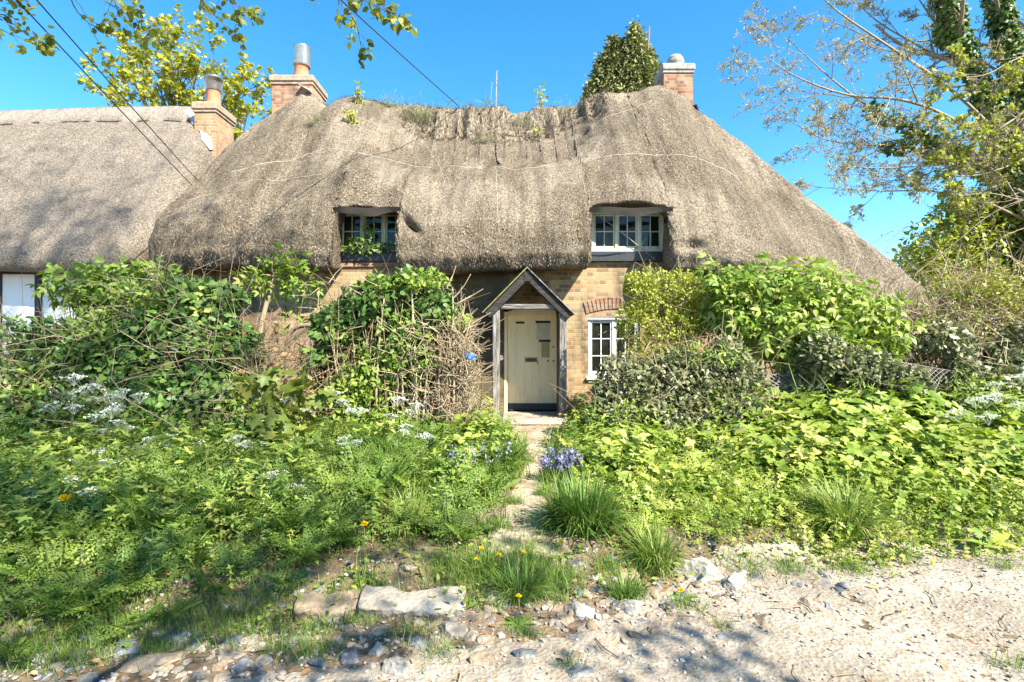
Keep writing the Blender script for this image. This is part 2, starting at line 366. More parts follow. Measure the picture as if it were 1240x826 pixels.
M['iron'] = plain("dark_iron", (.035, .03, .027), .5, .4, .3, 20)
M['brass'] = plain("dull_brass", (.22, .16, .07), .45, .7, .3, 20)
def glassmat():
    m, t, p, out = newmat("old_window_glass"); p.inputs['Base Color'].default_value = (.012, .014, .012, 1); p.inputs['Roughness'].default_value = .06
    p.inputs['Specular IOR Level'].default_value = .35; return m
M['glass'] = glassmat()  # near-black opaque base puts the rooms' darkness into the panes
M['concrete'] = groundmat("old_concrete", [(.20, .17, .135), (.33, .29, .235), (.45, .41, .35)], 2.5, 45)
M['soil'] = groundmat("bank_soil", [(.06, .045, .03), (.145, .11, .075), (.26, .21, .15)], 2.2, 50, (.27, .15, .07))
M['lane'] = groundmat("gravel_lane", [(.16, .135, .105), (.29, .25, .20), (.42, .37, .30)], 1.6, 55, (.27, .20, .13))
M['path'] = groundmat("earth_path", [(.20, .15, .10), (.34, .28, .20), (.46, .40, .30)], 2.5, 50, (.26, .16, .08))
M['stone'] = groundmat("pale_stone", [(.13, .11, .085), (.24, .21, .17), (.36, .325, .275)], 5, 40)
M['stone_white'] = groundmat("chalky_stone", [(.18, .16, .13), (.32, .295, .25), (.46, .43, .385)], 5, 40)
M['stone_tan'] = groundmat("sandy_stone", [(.15, .11, .07), (.28, .215, .15), (.40, .325, .24)], 4, 40)
M['stone_pink'] = groundmat("pink_stone", [(.30, .17, .12), (.44, .28, .2), (.5, .36, .27)], 4, 40)
M['flint'] = groundmat("grey_flint", [(.04, .048, .06), (.11, .122, .135), (.32, .31, .29)], 9, 30)
M['grey_stone'] = groundmat("rough_grey_stone", [(.10, .095, .085), (.25, .235, .21), (.42, .40, .36)], 9, 60)
M['pebble'] = leafmat("pebbles", [(0, (.09, .09, .095)), (.35, (.25, .22, .18)), (.75, (.38, .34, .285)), (1, (.55, .52, .47))], 0, .85, .2)
M['ivytree'] = leafmat('tree_ivy_leaves', [(0, (.045, .09, .02)), (.5, (.12, .20, .045)), (1, (.28, .32, .07))], .25, .5, .3)
M['roofleaf'] = leafmat('bleached_leaves', [(0, (.10, .065, .038)), (.5, (.25, .175, .105)), (1, (.42, .33, .22))], .15, .85, .2)
M['lipnet'] = plain('brown_net_cloth', (.10, .085, .07), .95, 0, .35, 60, .5)
M['bark'] = woodmat("bark", (.05, .04, .03), (.13, .105, .08), (.22, .185, .14))
M['barkpale'] = woodmat("pale_bark", (.11, .09, .065), (.24, .195, .14), (.38, .32, .23))
M['twig'] = leafmat("dry_twigs", [(0, (.075, .052, .035)), (.5, (.25, .185, .115)), (1, (.46, .38, .26))], 0, .9, .1)
M['deadleaf'] = leafmat("dead_leaves", [(0, (.10, .055, .03)), (.5, (.30, .17, .08)), (1, (.52, .40, .23))], .2, .8, .2)
M['ivy'] = leafmat("ivy_leaves", [(0, (.04, .085, .02)), (.5, (.10, .185, .042)), (.85, (.19, .28, .06)), (1, (.36, .38, .09))], .25, .45, .35)
M['ivygrey'] = leafmat("pale_ivy_leaves", [(0, (.06, .075, .03)), (.5, (.17, .19, .085)), (.85, (.31, .31, .17)), (1, (.46, .42, .25))], .25, .42, .45)  # greyish green tones, palest at high tint
M['fresh'] = leafmat("fresh_green_leaves", [(0, (.085, .16, .02)), (.5, (.21, .32, .045)), (1, (.38, .42, .10))], .35, .45, .4)
M['privet'] = leafmat("yellow_green_leaves", [(0, (.18, .23, .022)), (.5, (.36, .40, .05)), (1, (.5, .5, .12))], .38, .45, .4)
M['herb'] = leafmat("herb_leaves", [(0, (.075, .14, .024)), (.5, (.18, .275, .05)), (.85, (.30, .365, .07)), (1, (.43, .43, .11))], .4, .5, .35)
M['herbR'] = leafmat("nettle_leaves", [(0, (.09, .16, .02)), (.5, (.24, .33, .045)), (.85, (.36, .41, .08)), (1, (.5, .5, .17))], .38, .5, .35)
M['grass'] = leafmat("grass_blades", [(0, (.05, .11, .016)), (.5, (.13, .23, .04)), (.85, (.27, .34, .07)), (1, (.46, .43, .2))], .3, .5, .35)
M['syc'] = leafmat("sycamore_leaves", [(0, (.09, .14, .02)), (.5, (.18, .22, .04)), (1, (.30, .27, .08))], .4, .45, .35)
M['maple'] = leafmat("spring_maple_leaves", [(0, (.20, .22, .02)), (.5, (.38, .38, .035)), (1, (.52, .48, .08))], .4, .5, .3)
M['conifer'] = leafmat("conifer_sprays", [(0, (.07, .085, .03)), (.5, (.20, .215, .075)), (1, (.36, .35, .15))], .15, .7, .2)
M['bud'] = leafmat("opening_buds", [(0, (.20, .18, .09)), (.5, (.36, .34, .14)), (1, (.50, .46, .24))], .35, .6, .2)
M['overleaf'] = leafmat("overhanging_leaves", [(0, (.13, .16, .03)), (.5, (.26, .28, .055)), (1, (.45, .45, .08))], .4, .45, .35)
M['petal'] = leafmat("white_petals", [(0, (.55, .58, .50)), (1, (.82, .83, .80))], .25, .6, .2)
M['blue'] = leafmat("bluebell_petals", [(0, (.15, .13, .38)), (.6, (.32, .30, .62)), (1, (.52, .52, .78))], .3, .5, .3)
M['paleblue'] = leafmat("pale_bluebell_petals", [(0, (.45, .48, .68)), (1, (.78, .80, .86))], .3, .5, .3)
M['yellow'] = leafmat("dandelion_petals", [(0, (.70, .42, .005)), (1, (.85, .62, .02))], .2, .6, .2)
M['stemg'] = leafmat("green_stems", [(0, (.06, .11, .025)), (.5, (.13, .19, .05)), (1, (.24, .27, .09))], .1, .55, .3)
M['cable'] = plain("black_cable", (.02, .02, .022), .6, 0, .2, 10, 0)
M['wire'] = plain("fence_wire", (.22, .215, .20), .5, .4, .3, 12, 0)
M['netting'] = plain("roof_netting", (.50, .455, .39), .7, .1, .2, 12, 0)
M['bluetag'] = plain("blue_tag", (.10, .22, .60), .5, 0, .15, 9, 0)
# ------------------------------------------------------------------ terrain
def YE(x): return np.interp(x, [-12, -6, -2.7, -.93, 1.33, 4, 10], [.3, 1.75, 2.62, 3.1, 3.62, 4.1, 5.0])
def TH(x, y):
    x = np.asarray(x, float); y = np.asarray(y, float)
    d = y - YE(x) + n2(x, y, 1.6, 5) * .12
    z = .15 * sst(-.1, .45, d) + .17 * sst(.5, 5, d)
    z = z + n2(x, y, 1.1, 1) * .035 * sst(8.6, 7, y) + n2(x, y, 5, 2) * .022 * sst(.9, .0, np.abs(d - .2)) + n2(x, y, 9, 3, 2) * .008
    return z
def th(x, y): return float(TH(np.array([x]), np.array([y]))[0])
def PX(y): return np.interp(y, [3, 3.9, 4.7, 5.9, 7.0, 7.8, 9.3], [.10, .12, .10, .30, .30, .33, .36])
def PW(y): return np.interp(y, [3, 4.2, 5, 6, 7, 7.6, 9.5], [.4, .24, .15, .12, .18, .38, .45])
def pathd(x, y): return np.abs(x - PX(y)) - PW(y)
def ground_at(px, py):
    Y = np.linspace(1.5, 12, 2200); x = (px - CX) / F * Y; z = CZ - (py - CY) / F * Y
    k = np.argmax(z <= TH(x, Y)); return float(x[k]), float(Y[k]), float(TH(x[k:k + 1], Y[k:k + 1])[0])
def sheet(name, xs, ys, mat, zoff=0.0, keep=None, kind='structure', extra=None):
    X, Y = np.meshgrid(xs, ys); Z = TH(X, Y) + zoff
    if extra is not None: Z = Z + extra(X, Y)
    g = G(); T = gridT(len(ys), len(xs)); V = np.stack([X, Y, Z], -1).reshape(-1, 3)
    if keep is not None:
        k = keep(V[:, 0], V[:, 1]); T = T[k[T].all(1)]
        u, inv = np.unique(T, return_inverse=True); V = V[u]; T = inv.reshape(-1, 3)
    g.add(V, T); o = g.build(name, mat, smooth=True); return tag(o, kind=kind)
def geo(a, b, n): return a + (b - a) * (np.linspace(0, 1, n) ** 2.6)
dx = np.arange(-9, 9.01, .05); dy = np.arange(.8, 10.3, .05)
gx = np.concatenate([-geo(9, 400, 26)[::-1][:-1], dx, geo(9, 400, 26)[1:]]); gy = np.concatenate([-geo(-.8, 300, 22)[::-1][:-1], dy, geo(10.3, 900, 26)[1:]])
sheet("ground", gx, gy, M['soil'])
lx = np.arange(-7.5, 9, .03); ly = np.arange(-2.5, 5.4, .03)
sheet("lane", lx, ly, M['lane'], .006, lambda x, y: y < YE(x) - .02 + n2(x, y, 2.2, 8) * .22 + .25 * sst(.5, 2.0, x) - .5 * sst(1.3, .2, x) + .15 * n2(x, y, 5, 14),
      extra=lambda x, y: .012 * n2(x, y, 7, 21, 3) + .004 * n2(x, y, 24, 22, 2))
sheet("footpath", np.arange(-.6, 1.1, .025), np.arange(3.5, 8.0, .025), M['path'], .007, lambda x, y: pathd(x, y) + n2(x, y, 4, 9) * .08 < 0,
      extra=lambda x, y: .014 * n2(x, y, 6, 31, 3))

# ------------------------------------------------------------------ thatch builder
def thatch(E, Rf, prof, NR, s0f=None, disp=None, inward=.6, back=True, tint=None):
    """E (n,3) eave path, Rf (n,3) ridge path, prof: list of (h,g). Returns grid (rows, cols, 3) and parts."""
    n = len(E); ph = np.array([p[0] for p in prof]); pg = np.array([p[1] for p in prof]); L = np.concatenate([[0], np.cumsum(np.hypot(np.diff(ph), np.diff(pg)))]); L /= L[-1]
    s0 = np.zeros(n) if s0f is None else s0f
    s = s0[None, :] + (1 - s0[None, :]) * np.linspace(0, 1, NR)[:, None]
    h = np.interp(s, L, ph)[..., None]; gz = np.interp(s, L, pg)[..., None]
    P = np.empty((NR, n, 3)); dxy = (Rf - E)[None]
    P[..., :2] = E[None, :, :2] + dxy[..., :2] * h; P[..., 2:] = E[None, :, 2:] + dxy[..., 2:] * gz
    return P, s
def gnormals(P):
    du = np.gradient(P, axis=1); dv = np.gradient(P, axis=0); return nrm(np.cross(du, dv))
def close_roof(P, E, Rf, inw, inward, back_y, back_z):
    b1 = P[0] + inw * .10 + np.array([0, 0, -.035]); b2 = P[0] + inw * inward; b2[:, 2] = P[0, :, 2] + .03
    rows = [b2[None], (b1 + inw * .1)[None], b1[None], P]
    if back_y is not None:
        for t in (.1, .4, 1.0):
            q = P[-1].copy(); q[:, 1] = q[:, 1] + (back_y - q[:, 1]) * t; q[:, 2] = q[:, 2] + (back_z - q[:, 2]) * t - .0; rows.append(q[None])
    return np.concatenate(rows)
def path_resample(pts, step):
    pts = np.asarray(pts, float); d = np.concatenate([[0], np.cumsum(np.linalg.norm(np.diff(pts, axis=0), axis=1))])
    u = np.arange(0, d[-1], step); return np.stack([np.interp(u, d, pts[:, k]) for k in range(3)], 1)
def straws(g, P, Nn, count, jmin, L=(.05, .13), w=.010, lift=.12, tint=(0, 1), sel=None):
    nr, nc = P.shape[:2]
    A = np.linalg.norm(np.cross(np.gradient(P, axis=0), np.gradient(P, axis=1)), axis=-1)
    if sel is not None: A = A * sel
    A[:jmin] = 0; A[-1] = 0; A[:, -1] = 0
    idx = rng.choice(nr * nc, count, p=(A / A.sum()).ravel()); j, i = idx // nc, idx % nc
    a, b = R(0, 1, count)[:, None], R(0, 1, count)[:, None]
    p = P[j, i] + a * (P[np.minimum(j + 1, nr - 1), i] - P[j, i]) + b * (P[j, np.minimum(i + 1, nc - 1)] - P[j, i])
    n = Nn[j, i]; dn = nrm(P[np.maximum(j - 2, 0), i] - P[j, i] + 1e-9)
    side = np.cross(n, dn); d = nrm(dn + side * rng.normal(0, .28, (count, 1)) + n * R(-.03, lift, (count, 1)))
    l = R(*L, count)[:, None]; ww = w * R(.5, 1.3, (count, 1)); sd = nrm(np.cross(n, d))
    V = np.stack([p - n * .004 - sd * ww * .5, p - n * .004 + sd * ww * .5, p + d * l + n * .003], 1).reshape(-1, 3)
    g.add(V, np.arange(3 * count).reshape(-1, 3), np.repeat(R(*tint, count), 3))

# ------------------------------------------------------------------ main cottage
WY = 9.5                                             # front wall plane
HOUSE = empty("thatched_cottage", (0.3, WY, .3), "old brick cottage with sagging thatched roof, eyebrow windows and small gabled porch", "cottage")
HOUSE.location = (0, 0, 0)
# --- roof
ez = lambda x: 2.84 + .05 * np.sin(x * 1.1) - .95 * sst(3.4, 6.0, x)
fx = np.arange(-5.95, 7.0, .032)
Ef = np.stack([fx, np.full_like(fx, 8.97), ez(fx)], 1)
left = path_resample([(-6.05, 14.5, 2.9), (-6.25, 12, 2.85), (-6.28, 9.45, 2.8), (-6.22, 9.2, 2.8), (-6.12, 9.05, 2.8), (-5.96, 8.98, 2.8)], .06)
right = path_resample([(7.0, 8.98, 1.89), (7.25, 9.08, 1.88), (7.42, 9.35, 1.88), (7.5, 9.9, 1.9), (7.5, 14.5, 2.0)], .06)
E = np.concatenate([left, Ef, right])
zr_px = [(250, 175), (295, 158), (330, 141), (350, 128), (362, 118), (372, 113), (385, 119), (392, 128), (402, 133), (412, 124), (430, 119), (455, 122), (480, 126), (550, 131), (590, 129), (611, 128), (620, 138), (640, 135), (650, 129), (700, 129), (730, 122), (755, 127), (770, 121), (797, 110), (815, 116), (838, 131)]
RY = 12.2
xr = np.array([(p - CX) / F * RY for p, _ in zr_px]); zr = np.array([CZ - (q - CY) / F * RY for _, q in zr_px])
XL, XR = (318 - CX) / F * RY, (838 - CX) / F * RY
rx = np.clip(E[:, 0], XL, XR)
Rp = np.stack([rx, np.full(len(E), RY), np.interp(rx, xr, zr)], 1)
Rp[:, 2] += .035 * n2(rx, rx * 0, 7, 40, 3) * (np.abs(rx - .2) < 3.5)
prof = [(0, 0), (-.035, .05), (-.03, .12), (.0, .19), (.05, .255), (.12, .325), (.24, .42), (.48, .625), (.72, .82), (.9, .955), (1, 1)]
wins = [(-3.02, -1.93), (1.33, 2.68)]
sfrac = np.zeros(len(E)); XE = E[:, 0]; isf = np.zeros(len(E), bool); isf[len(left):len(left) + len(fx)] = True
lowz = {}
for a, b in wins:
    k = sst(a - .03, a + .035, XE) * (1 - sst(b - .035, b + .03, XE)) * isf
    arch = 1 - .035 * ((XE - (a + b) / 2) / ((b - a) / 2)) ** 2
    sfrac = np.maximum(sfrac, .188 * k * arch)
NR = 150
P, Sg = thatch(E, Rp, prof, NR, sfrac)
prof_r = [(0, 0), (-.012, .025), (.0, .06), (.035, .12), (.10, .19), (.22, .30), (.45, .50), (.72, .76), (.9, .93), (1, 1)]
P2, _ = thatch(E, Rp, prof_r, NR, sfrac)
wr_ = (sst(3.6, 6.2, E[:, 0]))[None, :, None]; P = P * (1 - wr_) + P2 * wr_
Nn = gnormals(P)
if Nn[40, 200, 1] > 0: Nn = -Nn
X, Z = P[..., 0], P[..., 2]
fw = (isf * 1.0)[None, :]
Sj = Sg + .07 * n2(X, Z * 0, 1.6, 53) + .03 * n2(X, Z * 0, 6, 54)
d = .075 * fbm(P * np.array([1.0, .9, 1.3]), 3, 4) + .034 * fbm(P * 6, 9, 3) + .03 * fbm(P * np.array([2.6, 1, 1]), 12, 3)
d += .16 * np.exp(-((X - 2.0) / .95) ** 2) * np.exp(-((Sg - .30) / .16) ** 2) * fw           # swelling over the windows
d += .15 * np.exp(-((X + 2.6) / .85) ** 2) * np.exp(-((Sg - .30) / .16) ** 2) * fw
d -= .36 * sst(.40, .62, Sg + .10 * n2(X, Z * 0, 1.3, 55)) * sst(.99, .86, Sj) * sst(-3.2, -1.9, X + .35 * n2(X, Z, 1.2, 51)) * sst(2.1, 1.0, X + .25 * n2(X, Z, 2, 52)) * fw    # collapsed middle
d += .18 * np.exp(-((X - 2.6) / 1.0) ** 2) * sst(.35, .6, Sg) * fw
d += .14 * np.exp(-((X + 3.9) / .8) ** 2) * sst(.4, .7, Sg) * sst(1.0, .8, Sg) * fw
d += .10 * np.maximum(0, fbm(P * np.array([1.6, 1.6, 2.5]), 60, 3)) * sst(.6, .9, Sg)
torn = sst(.78, .86, Sj) * sst(.985, .95, Sg) * sst(-2.6, -2.1, X) * sst(2.2, 1.8, X) * fw
d += torn * (.10 * vn(np.stack([X * 9, X * 0, Z * 1.2], -1), 70) + .06 * fbm(P * 9, 71, 2))
# notch beside the left window, and dents low on the eave
d -= .22 * np.exp(-(((X + 1.75) + (Z - 3.62) * .85) / .07) ** 2) * np.exp(-((Z - 3.62) / .17) ** 2) * fw
d -= .09 * np.exp(-((X - 3.05) / .16) ** 2 - ((Z - 3.2) / .07) ** 2) * fw
for cx_ in (-5.2, -4.4, -3.6): d -= .06 * np.exp(-(((X - cx_) - (Z - 3) * .3) / .08) ** 2) * sst(3.5, 3.0, Z) * fw
fade = np.clip(np.minimum(1, (1 - Sg) / .02), .2, 1)
P = P + Nn * (d * fade)[..., None]
P[:, :, 2] += (.02 * vn(np.stack([X * 4, X * 0, X * 0], -1), 81) * sst(.06, 0, Sg - sfrac[None]))
Nn = gnormals(P); Nn = -Nn if Nn[40, 200, 1] > 0 else Nn
inw = Rp - E; inw[:, 2] = 0; inw[isf] = (0, 1, 0); inw = nrm(inw)
FULL = close_roof(P, E, Rp, inw, .75, 15.6, 2.9)
g = G(); nr_, nc_ = FULL.shape[:2]
fl = np.concatenate([np.zeros(3), np.linspace(0, 1, NR), np.ones(nr_ - NR - 3)])
pale = np.clip(.35 * sst(.55, .95, fl)[:, None] + .5 * sst(.05, .35, n2(np.broadcast_to(E[:, 0], (nr_, nc_)), np.broadcast_to(fl[:, None] * 5, (nr_, nc_)), .9, 91)) + .2 * sst(3.5, 6, E[:, 0])[None], 0, 1)
pale[3:3 + NR] = np.maximum(pale[3:3 + NR], np.maximum(torn * .9, 1.1 * np.exp(-((X + .75 + .1 * vn(P * 4, 5)) / .16) ** 2 - ((Z - 5.25) / .35) ** 2)))
g.add(FULL.reshape(-1, 3), gridT(nr_, nc_), pale.ravel())
ROOF = g.build("roof", M['thatch'], HOUSE, smooth=True)
g = G()
straws(g, P, Nn, 120000, 1, (.03, .09), .010, .09, (.1, .9))
straws(g, P, Nn, 12000, 1, (.025, .06), .013, .5, (.2, 1), sel=(Sg - sfrac[None] < .06) * 1.0)
straws(g, P, Nn, 9000, 1, (.10, .25), .014, .6, (.5, 1), sel=(torn > .2) * 1.0 + (Sg > .97) * .5)
tag(g.build("loose_straw", M['straw'], HOUSE), kind='stuff')
# dead leaves caught in the netting
def leaves_on(g, cx, cz, rx_, rz_, n, s=(.02, .05)):
    j0 = np.abs(P[..., 0] - cx) / rx_; k0 = np.abs(P[..., 2] - cz) / rz_; w = np.exp(-(j0 ** 2 + k0 ** 2)) * fw; w = (w * (w > .08)); w /= w.sum()
    id_ = rng.choice(NR * len(E), n, p=w.ravel()); p = P[id_ // len(E), id_ % len(E)]; nn = Nn[id_ // len(E), id_ % len(E)]
    up = nrm(nn + R(-.6, .6, (n, 3))); X_ = rdir(n); scatter(g, OVAL, p + nn * .02, frames(X_ - up * (X_ * up).sum(-1, keepdims=True), up), R(*s, n), R(.4, 1, n))
g = G()
for a in [(-2.6, 4.2, .3, .3, 90), (-1.0, 3.35, .3, .25, 40), (-.2, 3.2, .35, .3, 45), (1.2, 3.4, .2, .3, 40), (-4.4, 3.6, .5, .4, 40), (2.8, 4.9, .5, .3, 25), (.1, 4.2, 2.5, .6, 50), (4.2, 4.2, .9, .5, 40), (-3.5, 6.2, .5, .3, 40)]: leaves_on(g, *a)
tag(g.build("dead_leaves", M['roofleaf'], HOUSE), kind='stuff')
# wire netting seams lying over the thatch
def surf_line(pts, n=40, lift=.004):
    """pts in (x, z) on the front face -> points on the surface"""
    q = path_resample([(a, 0, b) for a, b in pts], .08); out = []
    for x, _, z in q:
        i = len(left) + int(np.clip((x - fx[0]) / .032, 0, len(fx) - 1)); c = P[5:, i]; k = np.argmin(np.abs(c[:, 2] - z)); out.append(c[k] + Nn[5 + k, i] * lift)
    return np.array(out)
def seam(pts, r=.006):
    r = r * .62
    g = G(); tube(g, surf_line(pts), r, 4); g.build("netting_seam", M['netting'], ROOF)
seam([(-5.2, 4.7), (-3.6, 5.35), (-2.4, 5.15), (-1.0, 5.0), (.3, 4.93), (1.2, 5.02), (2.2, 5.15), (3.4, 5.1), (4.6, 4.7)], .008)
seam([(-5.7, 4.1), (-4.6, 4.5), (-3.4, 4.65)]); seam([(1.15, 5.9), (1.25, 5.0), (1.3, 4.3), (1.35, 3.9)]); seam([(-1.9, 5.9), (-1.4, 5.1), (-1.2, 4.4)]); seam([(2.6, 6.5), (2.9, 5.4), (3.1, 4.4)])
seam([(-.3, 4.95), (-.25, 4.2), (-.2, 3.3)], .005); seam([(3.7, 6.4), (4.3, 5.3), (4.7, 4.2)], .005); seam([(1.2, 5.9), (2.0, 6.3), (3.1, 6.75)], .007)
# window lips: folded netting hanging over each eyebrow
for a, b in wins:
    g = G(); xs_ = np.linspace(a - .02, b + .05, 40); V = []
    for r_ in range(7):
        for x in xs_:
            i = len(left) + int(np.clip((x - fx[0]) / .032, 0, len(fx) - 1)); u = (x - a) / (b - a); p = P[0, i]
            sag = .075 * math.sin(math.pi * min(1, max(0, u))) ** .7 + .006 * math.sin(u * 13)
            zt = 3.80
            V.append([x, 8.93 + .006 * math.sin(u * 9 + r_ * .3) + .010 * r_, zt + .06 - (sag + .05) * r_ / 6 + .012 * math.sin(u * 9)])
    g.add(V, gridT(7, 40)); g.build("netting_fold", M['lipnet'], ROOF, smooth=True)

# --- walls
def wall_with_holes(g, x0, x1, z0, z1, y0, y1, holes):
    xs_ = sorted({x0, x1, *[h[0] for h in holes], *[h[1] for h in holes]})
    for a, b in zip(xs_[:-1], xs_[1:]):
        hs = sorted([h for h in holes if h[0] <= a + 1e-6 and h[1] >= b - 1e-6], key=lambda h: h[2]); z = z0
        for h in hs + [(0, 0, z1, z1)]:
            if h[2] > z + 1e-6: box2(g, a, b, y0, y1, z, h[2], 0)
            z = max(z, h[3])
g = G()
DX0, DX1, DZ0, DZ1 = -.14, .90, .33, 2.20
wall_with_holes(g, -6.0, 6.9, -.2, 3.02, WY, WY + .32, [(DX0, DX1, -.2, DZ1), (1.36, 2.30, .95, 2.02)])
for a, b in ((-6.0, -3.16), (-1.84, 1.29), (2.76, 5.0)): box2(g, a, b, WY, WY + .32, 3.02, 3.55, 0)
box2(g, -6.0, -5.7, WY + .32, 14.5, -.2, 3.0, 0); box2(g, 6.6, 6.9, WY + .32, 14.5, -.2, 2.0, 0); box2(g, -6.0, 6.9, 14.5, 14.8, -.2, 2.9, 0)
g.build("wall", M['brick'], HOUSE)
# string course under the left upper window, brick arch over ground window
g = G(); box2(g, -5.9, -1.7, WY - .035, WY + .02, 2.93, 3.0, .004); g.build("brick_ledge", M['brick_red'], HOUSE)
g = G()
for k in range(15):
    t = (k + .5) / 15; x = 1.30 + 1.06 * t; zz = 2.12 + .09 * math.sin(math.pi * t); tilt = (t - .5) * .55
    bbox(g, (x, WY - .004, zz + .07), (.058, .03, .21), .004, Matrix.Rotation(tilt, 4, 'Y'))
g.build("brick_arch", M['brick_red'], HOUSE)
# black sheets stand in for the unlit rooms behind the panes
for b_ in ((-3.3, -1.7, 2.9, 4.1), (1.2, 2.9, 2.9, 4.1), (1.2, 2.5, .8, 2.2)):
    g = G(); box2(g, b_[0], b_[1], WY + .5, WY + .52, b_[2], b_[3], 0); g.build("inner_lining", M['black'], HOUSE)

def window(x0, x1, z0, z1, nc, ncol, nrow, mat, yf, arch=False, fr=.05):
    g = G(); w = x1 - x0
    for a, b in ((x0, x0 + fr), (x1 - fr, x1)): box2(g, a, b, yf, yf + .09, z0, z1, .006)
    box2(g, x0 + fr, x1 - fr, yf, yf + .09, z1 - fr, z1, .006); box2(g, x0 + fr, x1 - fr, yf, yf + .09, z0, z0 + fr * 1.25, .006)
    cw = (w - 2 * fr) / nc
    for k in range(1, nc): box2(g, x0 + fr + cw * k - .028, x0 + fr + cw * k + .028, yf - .006, yf + .085, z0 + fr * 1.25, z1 - fr, .006)
    root = g.build("window", mat, HOUSE); pg = G()
    for k in range(nc):
        a, b = x0 + fr + cw * k + (.03 if k else .004), x0 + fr + cw * (k + 1) - (.03 if k < nc - 1 else .004); zb, zt = z0 + fr * 1.25 + .004, z1 - fr - .004
        s = G(); st = .026
        box2(s, a, a + st, yf + .012, yf + .06, zb, zt, .004); box2(s, b - st, b, yf + .012, yf + .06, zb, zt, .004); box2(s, a + st, b - st, yf + .012, yf + .06, zt - st, zt, .004); box2(s, a + st, b - st, yf + .012, yf + .06, zb, zb + st * 1.3, .004)
        for c in range(1, ncol): xx = a + (b - a) * c / ncol; box2(s, xx - .009, xx + .009, yf + .02, yf + .055, zb + st * 1.3, zt - st, .003)
        for r_ in range(1, nrow): zz = zb + (zt - zb) * r_ / nrow; box2(s, a + st, b - st, yf + .023, yf + .052, zz - .009, zz + .009, .003)
        s.build("casement", mat, root)
        for c in range(ncol):
            for r_ in range(nrow):
                xa, xb = a + (b - a) * c / ncol, a + (b - a) * (c + 1) / ncol; za, zc = zb + (zt - zb) * r_ / nrow, zb + (zt - zb) * (r_ + 1) / nrow
                bbox(pg, ((xa + xb) / 2, yf + .04, (za + zc) / 2), (xb - xa, .004, zc - za), 0, Matrix.Rotation(R(-.03, .03), 4, 'X') @ Matrix.Rotation(R(-.03, .03), 4, 'Z'))
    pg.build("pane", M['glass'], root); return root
wl = window(-3.10, -1.86, 3.20, 3.92, 3, 2, 2, M['mossy'], WY - .03); wl["label"] = "mossy upper window overgrown with ivy"
wr = window(1.42, 2.72, 3.20, 3.92, 3, 2, 2, M['oldwhite'], WY - .03); wr["label"] = "clear upper window with peeling cream paint"
wg = window(1.37, 2.29, .96, 2.0, 2, 2, 3, M['white'], WY + .04, fr=.045); wg["label"] = "white ground floor window"
g = G(); 
for k in range(16):
    t0, t1 = k / 16, (k + 1) / 16; xa, xb = 1.36 + .94 * t0, 1.36 + .94 * t1; zt = 2.02 + .10 * math.sin(math.pi * (t0 + t1) / 2)
    box2(g, xa, xb, WY + .005, WY + .05, 1.99, zt, 0)
g.build("window_head", M['white'], wg)
g = G(); box2(g, 1.33, 2.33, WY - .06, WY + .06, .90, .955, .008); g.build("window_sill", M['white'], wg)
g = G(); box2(g, -3.12, -1.84, WY - .05, WY + .1, 3.022, 3.198, .006); g.build("sill_board", M['sillblack'], wl)
g = G(); box2(g, 1.38, 2.74, WY - .08, WY + .1, 3.022, 3.198, .006); g.build("sill_board", M['sillblack'], wr)
g = G(); tube(g, [(1.5, WY - .10, 3.86), (2.0, WY - .09, 3.5), (2.55, WY - .08, 3.05)], .006, 5); g.build("broken_cord", M['netting'], wr)
# thick post and cheek board beside the right window
g = G(); box2(g, 2.725, 2.76, WY - .35, WY + .02, 3.03, 3.95, .006); g.build("cheek_board", M['black'], wr)
g = G(); box2(g, -3.14, -3.105, WY - .35, WY + .02, 3.03, 3.95, .006); g.build("cheek_board", M['black'], wl)

# --- door
g = G(); dy0 = WY + .09
nb = 6; bw = (DX1 - DX0 - .13) / nb
for k in range(nb): box2(g, DX0 + .06 + bw * k + .0006, DX0 + .06 + bw * (k + 1) - .0006, dy0 + .0015 * (k % 2), dy0 + .05, .47, 2.10, .0012)
DOOR = g.build("door", M['cream'], HOUSE)
g = G(); box2(g, DX0 + .05, DX1 - .07, dy0 - .03, dy0 + .03, .345, .465, .008); g.build("weather_board", M['sillblack'], DOOR)
g = G(); box2(g, DX0, DX0 + .055, WY - .01, WY + .16, .33, 2.1, .006); box2(g, DX1 - .065, DX1, WY - .01, WY + .16, .33, 2.1, .006)
for k in range(14):
    t0, t1 = k / 14, (k + 1) / 14; xa, xb = DX0 + (DX1 - DX0) * t0, DX0 + (DX1 - DX0) * t1; zt = 2.115 + .085 * math.sin(math.pi * (t0 + t1) / 2); box2(g, xa, xb, WY - .006, WY + .15, 2.06, zt, 0)
g.build("door_frame", M['cream'], HOUSE)
dp = lambda px, py: at(px, py, dy0)
def plate(name, px0, px1, py0, py1, mat, th_=.006, off=0.0):
    a, b = dp(px0, py1), dp(px1, py0); g = G(); box2(g, a[0], b[0], dy0 - th_ - off, dy0 - .001 - off + .0, a[2], b[2], .001); return g.build(name, mat, DOOR)
plate("letter_slot", 635.5, 650.5, 433, 438.5, M['brass'], .014); plate("letter_flap", 637.5, 648.5, 434.5, 437, M['iron'], .02)
g = G(); q = dp(650, 437); tube(g, [q + (0, -.01, 0), q + (.01, -.05, -.01), q + (.02, -.06, -.06)], .009, 6); g.build("door_pull", M['brass'], DOOR)
plate("notice_sheet", 650, 666, 391.5, 411, M['paper'], .004); plate("black_tape", 648.5, 666.5, 388.5, 391.3, M['black'], .006); plate("notice_card", 655.5, 665.5, 414.5, 433, M['paper2'], .004)
plate("black_tape", 652.5, 666.5, 411.3, 414.2, M['black'], .006); plate("black_tape", 624.5, 635, 389.5, 392, M['black'], .006); plate("faded_patch", 625, 635.5, 393, 406, M['cream'], .003)
